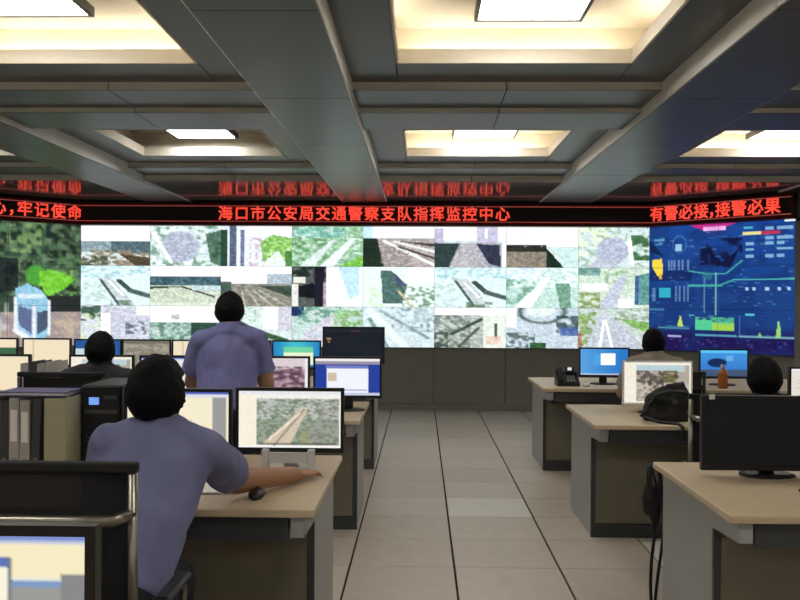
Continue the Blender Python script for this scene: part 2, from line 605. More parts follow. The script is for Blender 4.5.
def vp(r, c):
    p = vp_base(r, c)
    # fine photographic texture and a bright, cool display
    g = Pic(p.w, p.h, (128, 128, 128))
    g.noise(0, 0, 1, 1, (66, 66, 66), .8, 17, .5).noise(0, 0, 1, 1, (196, 196, 196), .8, 15, .5).noise(0, 0, 1, 1, (70, 80, 76), .6, 26, .55)
    lum = p.a.mean(-1, keepdims=True)
    amt = np.clip((0.97 - lum) * 3, 0, 1) * 0.34
    p.a = p.a * (1 + (g.a - .5) * 2 * amt)
    p.a = p.a.mean(-1, keepdims=True) * .22 + p.a * .78
    p.a = np.clip(((p.a - .55) * 1.2 + .575) * np.array([.965, 1.005, 1.01]), 0, 1)
    return p


def vp_base(r, c):
    G, DG, TE = (96, 140, 92), (40, 62, 52), (120, 160, 160)
    p = P((206, 214, 214))
    if (r, c) == (0, 0):
        p.rect(0, 0, 1, .4, (252, 253, 255)).rect(0, .4, 1, .66, (140, 155, 162)).rect(.45, .38, 1, .68, (92, 112, 120))
        p.noise(0, .62, 1, 1, (150, 128, 104), .9, 9, .4).poly([(.55, .7), (1, .8), (1, 1), (.8, 1)], (96, 78, 62)).noise(0, .75, .4, 1, (80, 96, 76), .9, 8, .4)
    elif (r, c) == (0, 1):
        p.noise(0, 0, 1, 1, (235, 240, 238), .9, 8, .5).noise(0, 0, 1, 1, (110, 150, 120), .8, 7, .6)
        p.ell(.42, .52, .3, .42, (176, 176, 196)).poly([(.78, .2), (1, .1), (1, 1), (.85, .9)], (60, 96, 72), .8).line(.05, .2, .3, .9, .03, (245, 245, 245))
    elif (r, c) == (0, 2):
        p.rect(0, 0, 1, 1, (226, 222, 232)).rect(0, .1, .1, 1, (50, 86, 70)).rect(.12, 0, .22, 1, (96, 104, 130)).rect(.28, .1, .33, 1, (120, 120, 160))
        p.rect(.4, 0, 1, .25, (245, 248, 245)).noise(.4, .3, .65, 1, (200, 160, 180), .8, 10, .5)
        p.poly([(.55, .4), (.72, .22), (1, .3), (1, 1), (.95, 1), (.8, .6), (.6, .9)], (140, 196, 92)).noise(.6, .3, 1, 1, (206, 226, 170), .7, 9, .6).rect(.9, .6, 1, 1, (70, 130, 60), .8)
    elif (r, c) == (0, 3):
        p.rect(0, 0, 1, 1, (150, 190, 150)).rect(0, .05, .75, .28, (124, 180, 164)).noise(0, 0, 1, 1, (205, 220, 208), .8, 8, .6).noise(0, .3, .5, 1, (90, 140, 84), .7, 8, .55)
        p.poly([(.1, 1), (.3, 1), (.6, .35), (.55, .35)], (214, 218, 214)).poly([(.38, 1), (.58, 1), (.9, .3), (.82, .3)], (226, 226, 234)).poly([(.65, 1), (1, .7), (1, 1)], (126, 196, 70))
    elif (r, c) == (0, 4):
        p.rect(0, 0, 1, .3, (253, 253, 255)).rect(0, 0, .14, .3, (196, 220, 234)).rect(0, .3, 1, 1, (176, 158, 156)).poly([(0, .3), (.2, .3), (.3, 1), (0, 1)], (44, 60, 48))
        p.poly([(.45, .36), (1, .42), (1, .5), (.6, .4)], (80, 74, 72)).line(.3, .36, 1, .95, .03, (240, 236, 230)).line(.5, .5, 1, .78, .02, (70, 62, 62)).line(.45, .38, 1, .62, .03, (228, 222, 218))
        p.noise(.25, .5, .7, 1, (150, 128, 124), .6, 14, .5)
    elif (r, c) == (0, 5):
        p.rect(0, 0, 1, .35, (250, 250, 255)).rect(0, .05, .13, .4, (190, 178, 204)).rect(.58, 0, .88, .5, (196, 186, 210)).rect(.7, .05, .74, .3, (250, 245, 255))
        p.rect(0, .4, 1, 1, (168, 164, 176)).poly([(0, .4), (.35, .42), (.2, 1), (0, 1)], (58, 74, 74)).poly([(.58, .42), (.9, .45), (.92, 1), (.75, .9)], (62, 66, 88)).poly([(.4, .4), (.52, .4), (.72, 1), (.2, 1)], (186, 174, 180)).rect(.93, .4, 1, 1, (235, 235, 235))
    elif (r, c) == (0, 6):
        p.rect(0, 0, 1, .48, (250, 253, 250)).rect(0, .45, .55, .68, (56, 58, 52)).rect(0, .62, .58, 1, (146, 130, 114)).poly([(.55, .5), (.8, 1), (.55, 1)], (40, 60, 46)).poly([(.65, .5), (1, .55), (1, 1), (.82, 1)], (196, 220, 214)).noise(.25, .3, .5, .5, (205, 210, 208), .7, 9, .5)
    elif (r, c) == (0, 7):
        p.noise(0, 0, .5, .8, (228, 236, 200), .9, 6, .4).noise(0, 0, 1, 1, (150, 180, 150), .7, 8, .6).ell(.47, .58, .24, .36, (178, 178, 200)).poly([(.08, 1), (.3, .75), (.6, 1)], (190, 190, 206)).noise(.72, .2, 1, .8, (64, 110, 66), .9, 6, .4).line(.7, .3, .74, .9, .03, (240, 240, 240))
    elif (r, c) in ((1, 0), (1, 5)):
        p.rect(0, 0, 1, 1, (214, 226, 228)).noise(0, 0, 1, .3, (164, 200, 208), .8, 8, .5).noise(0, .4, .5, 1, (190, 206, 200), .8, 10, .5).poly([(.25, .3), (.45, .3), (.8, 1), (.55, 1)], (196, 200, 204))
        p.line(.3, .35, .55, .95, .02, (80, 94, 90)).line(.42, .4, .62, .75, .015, (250, 250, 250)).line(.56, .38, .72, .62, .04, (70, 84, 82)).line(.72, .62, 1, .76, .05, (84, 104, 98)).noise(.45, .85, .8, 1, (90, 120, 92), .8, 8, .4)
    elif (r, c) == (1, 1):
        p.rect(0, 0, 1, .27, (252, 254, 255)).rect(0, .27, 1, .5, (84, 116, 128)).noise(0, .27, 1, .5, (56, 84, 92), .7, 10, .5).rect(0, .5, 1, 1, (200, 202, 180)).poly([(0, .5), (.5, .52), (0, .58)], (60, 88, 80)).line(.45, .52, .9, .76, .02, (70, 80, 84)).rect(.6, .5, 1, .62, (190, 206, 208)).rect(0, .9, 1, 1, (232, 232, 220), .5)
    elif (r, c) == (1, 2):
        p.rect(0, 0, 1, .45, (252, 254, 255)).rect(.65, .2, 1, .48, (176, 186, 198)).rect(0, .45, 1, 1, (146, 138, 126)).poly([(.5, .48), (1, .5), (1, .78), (.85, .68)], (70, 88, 76)).rect(0, .4, .15, 1, (80, 100, 90))
        for q in range(4):
            p.line(.3 + q * .08, .6, .35 + q * .2, 1, .015, (190, 178, 160))
    elif (r, c) == (1, 3):
        p.rect(0, 0, .48, 1, (96, 100, 96)).noise(0, 0, .48, .3, (44, 58, 50), .9, 8, .4).rect(.03, .28, .2, .42, (226, 220, 206)).rect(0, .45, .1, 1, (224, 214, 206)).poly([(.1, .5), (.3, .4), (.4, .8), (.1, .75)], (34, 36, 44)).rect(.32, 0, .46, 1, (44, 42, 58))
        p.rect(.48, 0, 1, 1, (240, 250, 252)).poly([(.65, 0), (.95, 0), (.95, .7), (.8, .8)], (186, 216, 238)).rect(.45, .4, .49, 1, (180, 150, 160))
    elif (r, c) == (1, 4):
        p.rect(0, 0, 1, 1, (222, 232, 226)).poly([(.25, .1), (.4, .1), (.62, .45), (.55, .9), (.28, .9)], (84, 116, 110)).poly([(.4, .12), (.6, .45), (.5, .5)], (84, 92, 124)).rect(.62, 0, 1, .4, (244, 246, 246)).noise(.55, .5, 1, 1, (100, 134, 100), .8, 9, .5).line(.5, .6, .7, 1, .02, (214, 190, 150)).noise(.1, .4, .28, 1, (206, 232, 180), .8, 8, .4)
    elif (r, c) == (1, 6):
        p.rect(0, 0, 1, 1, (190, 214, 204)).rect(0, 0, .5, .3, (196, 214, 230)).noise(0, 0, 1, .5, (236, 244, 240), .8, 9, .5).noise(0, .3, .4, .9, (124, 170, 146), .8, 7, .4).poly([(.1, 1), (.35, 1), (.62, .25), (.55, .25)], (236, 240, 226)).poly([(.68, .4), (.88, .4), (.9, 1), (.75, 1)], (120, 162, 136))
    elif (r, c) == (1, 7):
        p.rect(0, 0, 1, 1, (206, 214, 196)).rect(0, 0, .3, .2, (120, 160, 150)).noise(.3, 0, .8, .4, (150, 180, 140), .8, 8, .5).poly([(.25, 1), (.5, 1), (.68, .2), (.58, .2)], (190, 190, 208)).noise(0, .6, .3, 1, (130, 150, 80), .8, 8, .4).rect(.05, .4, .4, .55, (238, 228, 224)).poly([(.78, .2), (1, .1), (1, .9), (.8, .9)], (96, 150, 146)).rect(.78, .2, .84, .9, (70, 100, 150)).rect(.55, .75, .75, 1, (250, 250, 248))
    elif (r, c) == (2, 0):
        p.rect(0, 0, 1, 1, (206, 204, 216)).noise(0, 0, .3, .4, (60, 90, 70), .9, 7, .4).noise(0, .2, .4, 1, (210, 220, 150), .6, 10, .6).poly([(.35, 0), (1, .2), (1, 1), (.35, 1)], (196, 190, 204)).rect(.3, .2, .45, 1, (235, 236, 244)).noise(.65, .4, .95, .7, (90, 100, 116), .8, 9, .5).rect(.8, 0, 1, .25, (236, 232, 220))
    elif (r, c) == (2, 1):
        p.rect(0, 0, 1, .42, (253, 253, 253)).rect(.3, .22, .42, .34, (190, 180, 180)).rect(0, .42, 1, 1, (150, 178, 166)).noise(0, .42, 1, 1, (100, 132, 114), .8, 9, .5).noise(0, .5, .6, 1, (214, 220, 214), .7, 10, .6).rect(.58, .42, .95, .85, (46, 76, 60), .9)
    elif (r, c) == (2, 2):
        p.rect(0, 0, 1, 1, (210, 216, 212)).rect(.6, 0, .8, .55, (252, 253, 254)).rect(.8, 0, 1, .6, (204, 196, 206)).line(.15, .3, .45, .6, .05, (60, 92, 64)).line(.45, .6, .9, .85, .06, (64, 100, 66)).line(.2, .55, .55, .95, .04, (190, 180, 172)).noise(0, 0, .5, .4, (150, 180, 160), .7, 9, .5)
    elif (r, c) == (2, 3):
        p.rect(0, 0, 1, 1, (190, 206, 200)).rect(0, 0, .18, .25, (40, 62, 110)).noise(.1, 0, .7, .45, (96, 150, 128), .8, 7, .4).poly([(.2, .6), (.55, .2), (.75, .3), (.8, 1), (.1, 1)], (204, 196, 206)).noise(.6, .1, 1, .6, (140, 186, 110), .8, 8, .4).noise(0, .6, .5, 1, (180, 190, 210), .6, 9, .5)
    elif (r, c) == (2, 4):
        p.rect(0, 0, 1, 1, (204, 214, 218)).line(.1, .1, .6, 1, .06, (224, 232, 232)).line(.25, .1, .9, .75, .03, (150, 162, 168)).line(.1, .3, .35, 1, .03, (130, 150, 146)).noise(.4, 0, 1, .6, (130, 146, 156), .7, 10, .6).rect(.72, 0, .9, .4, (176, 188, 192), .7)
    elif (r, c) == (2, 5):
        p.rect(0, 0, 1, 1, (180, 182, 174)).rect(0, 0, 1, .2, (250, 252, 250)).noise(0, .2, .5, 1, (120, 128, 120), .8, 9, .4).line(.25, .65, .65, .3, .03, (64, 88, 70)).line(.35, .95, .62, .5, .025, (90, 100, 80)).noise(0, .6, .2, 1, (60, 80, 66), .8, 7, .4).rect(.68, .2, 1, 1, (222, 222, 208)).rect(.83, .4, .87, .75, (84, 110, 84)).rect(.72, .7, .92, .9, (236, 176, 160), .7)
    elif (r, c) == (2, 6):
        p.rect(0, 0, 1, 1, (190, 198, 208)).ell(.5, .1, .36, .32, (70, 84, 80), 1, .3).ell(.48, .08, .22, .16, (220, 224, 220)).rect(0, 0, .15, .5, (238, 244, 240)).noise(.7, .2, 1, .6, (60, 84, 92), .8, 7, .4).rect(.75, .5, 1, .68, (70, 96, 170), .8).noise(0, .6, .4, 1, (84, 100, 96), .8, 9, .5).rect(.33, .85, .55, 1, (60, 100, 62))
    else:
        p.rect(0, 0, 1, 1, (196, 202, 196)).noise(.5, 0, 1, .3, (150, 166, 140), .8, 8, .4).noise(0, .1, .25, 1, (130, 160, 80), .8, 8, .4).rect(0, .6, .06, 1, (200, 90, 70), .7).poly([(.3, .15), (.42, .15), (.95, 1), (.1, 1)], (190, 188, 200)).line(.36, .3, .3, 1, .02, (240, 240, 245)).line(.38, .3, .48, 1, .02, (236, 236, 240)).poly([(.55, .25), (1, .35), (1, .62), (.8, .5)], (130, 176, 92))
    return p.grain(.03)


def tree_picture():
    p = Pic(110, 84, (58, 78, 62))
    p.noise(0, 0, 1, .62, (30, 42, 36), .9, 9, .45).noise(0, 0, 1, .6, (118, 148, 112), .75, 14, .58).noise(0, 0, 1, .5, (86, 120, 84), .6, 18, .5).noise(.5, 0, .72, .25, (140, 176, 110), .7, 14, .5)
    p.rect(0, .3, .56, .56, (22, 28, 34), .75)
    p.rect(0, .72, 1, 1, (176, 160, 148)).noise(0, .72, 1, 1, (150, 140, 150), .7, 16, .5).rect(.75, .6, 1, .72, (40, 44, 44)).noise(.82, .76, 1, 1, (196, 180, 160), .8, 12, .5)
    p.ell(.68, .43, .075, .09, (80, 160, 60)).poly([(.7, .4), (.78, .38), (.9, .42), (.96, .46), (.86, .55), (.76, .6), (.71, .5)], (112, 196, 50)).noise(.7, .38, .96, .6, (150, 220, 90), .6, 20, .55)
    p.noise(0, .6, .5, 1, (200, 206, 212), .7, 8, .5)
    p.poly([(.545, .54), (.62, .5), (.72, .55), (.775, .64), (.77, .9), (.68, .97), (.57, .88), (.54, .7)], (150, 200, 226)).poly([(.56, .66), (.66, .7), (.66, .9), (.57, .82)], (96, 110, 146))
    p.poly([(.69, .72), (.76, .7), (.76, .85), (.69, .9)], (76, 90, 110)).line(.545, .62, .55, .86, .012, (236, 240, 250)).line(.67, .68, .67, .95, .012, (236, 240, 250)).line(.55, .86, .68, .97, .02, (240, 244, 250)).line(.775, .64, .77, .9, .01, (230, 236, 248)).line(.58, .6, .72, .6, .02, (216, 234, 244))
    return p.grain(.08)


def dashboard_ticks(p):
    for q in range(140):
        x, y = random.random() * .96, .05 + random.random() * .8
        p.rect(x, y, x + .012 + .03 * random.random(), y + .009, random.choice(((70, 120, 190), (50, 100, 170), (110, 160, 210), (60, 150, 170))), .55)
    return p


def dashboard_picture():
    p = Pic(150, 128, (24, 62, 128))
    p.rect(0, .12, 1, .5, (22, 66, 140), .6).put(np.clip((p.y - .78) / .1, 0, 1), (26, 18, 78)).put(np.clip((.3 - p.y) / .3, 0, 1) * (p.x > .15), (28, 74, 160), .7)
    p.noise(0, 0, 1, 1, (16, 46, 108), .5, 6, .5).rect(0, .36, .32, .44, (18, 30, 84), .6).rect(.0, .5, .35, .6, (20, 44, 104), .5)
    p.poly([(.3, 0), (.62, 0), (.5, .05), (.4, .05)], (200, 40, 130)).rect(.4, .025, .55, .055, (250, 200, 250)).put(np.clip(.1 - np.hypot(p.x - .47, (p.y - .02)), 0, 1) * 8, (150, 50, 150), .4)
    p.noise(.38, .12, .66, .32, (14, 20, 64), .95, 9, .38).poly([(.42, .14), (.52, .3), (.64, .2), (.58, .34), (.46, .32)], (14, 18, 60)).poly([(0, .1), (.1, .22), (.12, .25), (0, .2)], (10, 30, 70), .8)
    dashboard_ticks(p)
    p.ell(.23, .15, .055, .075, (110, 170, 200), 1, .22).rect(.2, .15, .25, .2, (150, 196, 230)).rect(.04, .1, .12, .115, (90, 160, 190)).rect(.05, .14, .1, .15, (90, 160, 190))
    p.poly([(.03, .27), (.1, .26), (.11, .38), (.07, .4), (.03, .33)], (242, 214, 70)).rect(.08, .38, .1, .42, (220, 180, 50))
    for x in (.145, .165, .19, .22, .25, .285):
        p.rect(x, .27, x + .012, .35, (124, 150, 196), .8)
    p.rect(.08, .49, .17, .57, (48, 170, 196)).rect(.03, .49, .055, .6, (120, 160, 200), .6)
    for x in (.2, .23, .26, .29):
        p.rect(x, .48, x + .012, .6, (110, 150, 200), .7)
    g = (70, 170, 160)
    p.line(.3, .36, .42, .385, .005, g).line(.42, .385, .55, .385, .005, g).line(.55, .385, .66, .29, .005, g).line(.49, .38, .49, .7, .006, (130, 190, 190)).line(.41, .42, .41, .68, .006, (90, 140, 170)).line(.3, .475, .52, .475, .007, g).line(.52, .47, .6, .435, .005, g).line(.6, .435, 1, .43, .005, (80, 180, 170)).ell(.43, .4, .04, .035, (60, 140, 130), .5)
    p.rect(.66, .08, .78, .1, (226, 220, 150)).rect(.78, .08, .9, .1, (190, 50, 80)).rect(.67, .04, .73, .055, (80, 180, 190))
    for y in (.05, .12, .155, .2, .25):
        for x in (.68, .81, .88, .93):
            if random.random() < .75:
                p.rect(x, y, x + .05, y + .022, (150, 200, 230), .8)
    for x in (.68, .73, .81, .89, .95):
        p.rect(x, .495, x + .02, .512, (170, 200, 230))
    p.rect(.68, .69, .74, .7, (80, 190, 210)).rect(.64, .7, .645, .86, (60, 110, 180)).line(.64, .86, 1, .86, .005, (120, 170, 190)).line(.35, .86, .62, .86, .006, (80, 150, 180)).line(.08, .81, .3, .81, .006, (90, 150, 170)).rect(.13, .79, .3, .82, (60, 120, 160), .6)
    p.poly([(.215, .8), (.24, .7), (.26, .8)], (190, 220, 90)).rect(.35, .74, .47, .82, (80, 200, 150)).rect(.47, .755, .61, .82, (160, 206, 80)).noise(.35, .72, .61, .77, (90, 200, 140), .8, 16, .5).poly([(.875, .86), (.89, .74), (.9, .74), (.91, .86)], (150, 210, 110)).poly([(.76, .86), (.775, .82), (.79, .86)], (120, 200, 110))
    p.rect(.15, .87, .25, .885, (160, 160, 220)).rect(0, .66, .12, .675, (80, 150, 190), .7).rect(.3, .7, .34, .71, (80, 180, 190)).rect(.93, 0, .995, .015, (250, 255, 255))
    for q in range(30):
        x, y = random.random() * .95, .88 + random.random() * .08
        p.rect(x, y, x + .02, y + .012, (70, 60, 130), .8)
    return p.grain(.03)


vw = empty('video_wall', (0, 12.36, 0.87))
tag(vw, 'wide curved wall of bright traffic camera displays across the back of the room', 'video wall')
PH = 0.556
Z0 = 0.872
for r in range(3):
    for c in range(8):
        cx = JL + PW * (c + 0.5)
        cz = Z0 + PH * (2.5 - r)
        pn = box('display_panel', (-PW / 2 + .001, PW / 2 - .001, 0.002, 0.075, -PH / 2 + .001, PH / 2 - .001), M_BLACK, vw)
        pn.location = (cx, 12.30 - 12.36, cz - 0.87)
        mobj('picture', picture_mesh('camera_picture', vp(r, c), PW - .003, PH - .003), pn)


def wing_displays(side, big):
    W2, H3 = PW * 2, PH * 3
    for r in range(3):
        for c in range(2):
            s = PW * (c + .5) if side == 'right' else PW * (1.5 - c)
            pos, yaw = wall_frame(side, s + 0.02)
            nrm = Vector((math.sin(yaw), -math.cos(yaw), 0))
            pos = pos + nrm * 0.05
            pn = box('display_panel', (-PW / 2 + .001, PW / 2 - .001, 0.002, 0.065, -PH / 2 + .001, PH / 2 - .001), M_BLACK, vw)
            pn.location = (pos.x, pos.y - 12.36, Z0 + PH * (2.5 - r) - 0.87)
            pn.rotation_euler = (0, 0, yaw)
            h, w = big.h // 3, big.w // 2
            sub = Pic(w + 1, h + 1)
            sub.a = big.a[min(r * h, big.h - h - 1):, :][:h + 1, min(c * w, big.w - w - 1):][:, :w + 1]
            mobj('picture', picture_mesh('wing_picture', sub, PW - .004, PH - .004), pn)


wing_displays('right', dashboard_picture())
wing_displays('left', tree_picture())

# ------------------------------------------------------------------ LED banner
GLYPHS = {}


def text_mesh(s, size, offset=0.0035):
    if s in GLYPHS:
        return GLYPHS[s]
    cu = bpy.data.curves.new('lettering', 'FONT')
    cu.body = s
    cu.size = size
    cu.align_x = 'CENTER'
    cu.align_y = 'CENTER'
    cu.extrude = 0.002
    tmp = bpy.data.objects.new('tmp', cu)
    COL.objects.link(tmp)
    dg = bpy.context.evaluated_depsgraph_get()
    me = bpy.data.meshes.new_from_object(tmp.evaluated_get(dg))
    bpy.data.objects.remove(tmp)
    bpy.data.curves.remove(cu)
    bmt = new_bm()
    for ddx in (-offset, offset):
        for ddy in (-offset, offset):
            cp = me.copy()
            cp.transform(Matrix.Translation((ddx, ddy, 0.0004 * (ddx > 0) + 0.0008 * (ddy > 0))))
            bmt.from_mesh(cp)
            bpy.data.meshes.remove(cp)
    bmt.to_mesh(me)
    bmt.free()
    me.transform(Matrix.Rotation(math.radians(90), 4, 'X'))
    me.materials.clear()
    me.materials.append(E_RED)
    GLYPHS[s] = me
    return me


ban = empty('led_banner', (0, 12.2, 2.54))
tag(ban, 'long red dot-matrix LED banner with Chinese lettering above the video wall', 'led sign')


def banner_seg(cx, cy, yaw, L, texts, ends=(0, 0), pitch=0.224):
    seg = box('housing', (-L / 2, L / 2, 0.0, 0.09, 0.0, 0.31), M_BANNER, ban, bevel=0.003)
    seg.location = (cx, cy - 12.2, 0.0)
    seg.rotation_euler = (0, 0, yaw)
    for z0, z1 in ((0.0, 0.045), (0.275, 0.31)):
        box('frame_strip', (-L / 2, L / 2, -0.02, -0.0005, z0, z1), M_REDFRAME, seg, bevel=0.003)
    for z in (0.052, 0.262):
        box('glow_line', (-L / 2, L / 2, -0.012, -0.0005, z, z + 0.012), E_REDLINE, seg)
    if ends[1]:
        box('frame_strip', (L / 2 - 0.03, L / 2, -0.02, -0.0005, 0.046, 0.274), M_REDFRAME, seg)
    for s, x, sz, z in texts:
        for q, ch in enumerate(s):
            t = mobj('lettering', text_mesh(ch, sz), seg)
            t.location = (x + (q - (len(s) - 1) / 2) * pitch, -0.006, z)


Lc = JR - JL - 0.1
banner_seg((JR + JL) / 2, 12.2, 0, Lc, [('海口市公安局交通警察支队指挥监控中心', -0.795 - (JR + JL) / 2, 0.205, 0.155)])
for side in ('right', 'left'):
    L = PW * 2 + 0.10
    pos, yaw = wall_frame(side, L / 2 - 0.07)
    nrm = Vector((math.sin(yaw), -math.cos(yaw), 0))
    pos += nrm * 0.135
    if side == 'right':
        tx = [('有警必接', -0.47, 0.205, 0.155), ('，', 0.045, 0.205, 0.155), ('接警必果', 0.46, 0.205, 0.155)]
    else:
        tx = [('牢记使命', 0.48, 0.205, 0.155), ('不忘初心，', -0.42, 0.205, 0.155)]
    banner_seg(pos.x, pos.y, yaw, L, tx, (0, 1 if side == 'right' else 0), 0.212 if side == 'right' else 0.224)

# ------------------------------------------------------------------ desks
DH = 0.765


def desk(x0, x1, yn, yf, label, setback=0.30, outer=None):
    """worktop, end panels, apron, recessed cupboard front with doors, plinth"""
    d = empty('console_desk', ((x0 + x1) / 2, (yn + yf) / 2, 0))
    tag(d, label, 'desk', 'console desks in rows')
    hw, hd = (x1 - x0) / 2, (yf - yn) / 2
    box('worktop', (-hw + .001, hw - .001, -hd, hd, DH - 0.03, DH), M_WOOD, d, bevel=0.006, seg=2)
    yb = -hd + setback
    for s in (-1, 1):
        xo, xi = s * (hw - 0.04), s * (hw - 0.09)
        a, b = min(xo, xi), max(xo, xi)
        bm = new_bm()
        # one end panel: full depth bracket on top, set back below
        prof = [(-hd + 0.02, DH - 0.031), (-hd + 0.02, DH - 0.105), (yb + 0.021, DH - 0.12), (yb + 0.021, 0.0), (hd - 0.04, 0.0), (hd - 0.04, DH - 0.031)]
        va = [bm.verts.new((a, y, z)) for y, z in prof]
        vb = [bm.verts.new((b, y, z)) for y, z in prof]
        bm.faces.new(va)
        bm.faces.new(list(reversed(vb)))
        for k in range(len(prof)):
            bm.faces.new((va[k], va[(k + 1) % len(prof)], vb[(k + 1) % len(prof)], vb[k]))
        obj('side_panel', bm, M_DGREY, d)
    box('apron', (-hw + 0.101, hw - 0.101, -hd + 0.03, -hd + 0.05, DH - 0.12, DH - 0.032), M_DDARK, d)
    box('plinth', (-hw + 0.036, hw - 0.036, yb, yb + 0.0205, 0.0, 0.085), M_DDARK, d)
    # cupboard frame and two doors
    bm = new_bm()
    xs = [-hw + 0.036, -hw + 0.062, -0.012, 0.012, hw - 0.062, hw - 0.036]
    for k in (0, 2, 4):
        bx(bm, xs[k], xs[k + 1], yb, yb + 0.02, 0.086, DH - 0.122)
    bx(bm, -hw + 0.062, hw - 0.062, yb, yb + 0.02, DH - 0.145, DH - 0.122)
    obj('cupboard_frame', bm, M_DDARK, d)
    for k in (0, 1):
        a, b = (xs[1] + 0.002, xs[2] - 0.002) if k == 0 else (xs[3] + 0.002, xs[4] - 0.002)
        dr = box('door', (a, b, yb + 0.006, yb + 0.02, 0.09, DH - 0.152), M_DDOOR, d, bevel=0.002)
        hx = b - 0.05 if k == 0 else a + 0.05
        box('handle', (hx - 0.007, hx + 0.007, yb - 0.012, yb + 0.0055, 0.40, 0.50), M_SILVER, dr, bevel=0.003)
    box('back_panel', (-hw + 0.101, hw - 0.101, hd - 0.059, hd - 0.041, 0.02, DH - 0.032), M_DGREY, d)
    return d


W = 1.40
for row, (yn, yf, cnt, nm) in enumerate([(0.95, 2.05, 2, ''), (3.21, 4.35, 2, 'front'), (5.60, 6.66, 2, 'middle'), (7.72, 8.82, 3, 'back')]):
    for k in range(cnt):
        x1 = -0.38 - W * k
        if row == 0:
            lb = ['console desk under the bottom left foreground monitor beside the aisle', 'console desk continuing left under the foreground monitor, away from the aisle'][k]
        else:
            lb = ['beech-topped grey console desk left of the aisle, %s row' % nm,
                  'beech-topped grey console desk second from the aisle, left %s row' % nm,
                  'beech-topped grey console desk third from the aisle, left %s row' % nm][k]
            if row == 1 and k == 0:
                lb = 'beech-topped grey console desk where the man in blue-grey rests his arm'
        desk(x1 - W, x1, yn, yf, lb)
for row, (yn, yf, nm) in enumerate([(3.20, 4.26, 'front'), (5.50, 6.60, 'middle'), (7.76, 8.90, 'back')]):
    for k in range(2):
        x0 = (1.105 if row == 0 else 1.07) + W * k
        lb = ['beech-topped grey console desk right of the aisle, %s row' % nm, 'beech-topped grey console desk second from the aisle, right %s row' % nm][k]
        desk(x0, x0 + W, yn, yf, lb, setback=0.28)


# ------------------------------------------------------------------ monitors
def monitor(x, y, w, ztop, h, pic, label, bezel=M_BLACK, stand=M_BLACK, rz=0.0, bz=0.014, group='desktop monitors', extra=None):
    r = empty('monitor', (x, y, DH), rz)
    tag(r, label, 'monitor', group)
    zt = ztop - DH
    zb = zt - h
    bm = new_bm()
    bx(bm, -w / 2, -w / 2 + bz, -0.018, 0.012, zb, zt)
    bx(bm, w / 2 - bz, w / 2, -0.018, 0.012, zb, zt)
    bx(bm, -w / 2 + bz, w / 2 - bz, -0.018, 0.012, zt - bz, zt)
    bx(bm, -w / 2 + bz, w / 2 - bz, -0.018, 0.012, zb, zb + bz + 0.006)
    obj('bezel', bm, bezel, r)
    bm = bx(new_bm(), -w / 2 + .004, w / 2 - .004, 0.0125, 0.03, zb + .004, zt - .004, bevel=0.004)
    bx(bm, -w / 4, w / 4, 0.03, 0.055, zb + h * .2, zb + h * .8, bevel=0.01)
    obj('back_cover', bm, bezel, r)
    s = mobj('screen', picture_mesh('screen_picture', pic, w - 2 * bz, h - 2 * bz - 0.006), r)
    s.location = (0, -0.012, (zt + zb) / 2 + 0.003)
    bm = bx(new_bm(), -0.035, 0.035, 0.03, 0.055, 0.012, zb + h * .35, bevel=0.006)
    obj('stand_neck', bm, stand, r)
    bm = lathe(new_bm(), [(0.12, 0.0), (0.12, 0.008), (0.10, 0.013)], 28)
    bmesh.ops.scale(bm, vec=(1.0, 0.75, 1.0), verts=bm.verts[:])
    o = obj('stand_base', bm, stand, r)
    o.location = (0, 0.03, 0)
    if extra:
        extra(r, w, zt, zb)
    return r


def pic_doc(hdr=(70, 90, 170), body=(238, 228, 200), side=None):
    p = Pic(60, 36, body)
    p.rect(0, 0, 1, .06, hdr).rect(0, .06, 1, .11, (214, 216, 224)).rect(0, .93, 1, 1, (70, 110, 190))
    if side:
        p.rect(.84, .11, .96, .93, side)
    for k in range(5):
        p.rect(.1, .3 + k * .1, .35 + .3 * random.random(), .32 + k * .1, (206, 196, 172))
    return p


def pic_traffic():
    p = Pic(96, 56, (236, 234, 226))
    p.rect(0, 0, 1, .07, (224, 226, 230)).rect(0, .08, .17, 1, (240, 232, 214))
    p.rect(.18, .15, .98, .95, (150, 158, 144)).noise(.18, .15, .98, .95, (96, 118, 92), .7, 20, .5).noise(.18, .12, .98, .5, (206, 206, 206), .7, 18, .5).noise(.7, .2, .98, .95, (150, 134, 136), .5, 18, .55)
    p.poly([(.22, .95), (.5, .95), (.68, .3), (.62, .3)], (206, 190, 168)).line(.35, .95, .64, .33, .012, (150, 140, 126)).line(.3, .85, .6, .4, .008, (238, 228, 214)).rect(.6, .7, .7, .95, (150, 150, 110), .6)
    p.rect(.2, .91, .95, .95, (60, 60, 60), .5).rect(0, .96, 1, 1, (240, 240, 240))
    return p.grain(.03)


def pic_tan():
    p = Pic(40, 24, (236, 220, 188))
    p.rect(0, 0, 1, .05, (196, 196, 190)).rect(.2, .05, .22, 1, (196, 182, 154)).rect(.45, .93, .6, .97, (120, 110, 100))
    return p


def pic_cyan():
    p = Pic(48, 28, (30, 120, 190))
    p.put(np.clip(1.2 - np.abs(p.x - .5) * 2.2, 0, 1) * np.clip(1.4 - p.y, 0, 1), (70, 190, 200), .9).rect(.22, .22, .85, .45, (120, 214, 150), .8).rect(.22, .42, .85, .9, (226, 240, 200))
    return p


def pic_bluewin():
    p = Pic(60, 36, (30, 60, 150))
    p.rect(0, 0, 1, .09, (232, 230, 230)).rect(0, .09, 1, .17, (150, 140, 160)).rect(.16, .2, .82, .28, (110, 120, 190)).rect(.18, .28, .82, .92, (234, 236, 246)).rect(.2, .4, .34, .62, (200, 184, 160)).rect(.3, .84, .8, .87, (120, 140, 190)).rect(0, .93, 1, 1, (190, 196, 220))
    return p


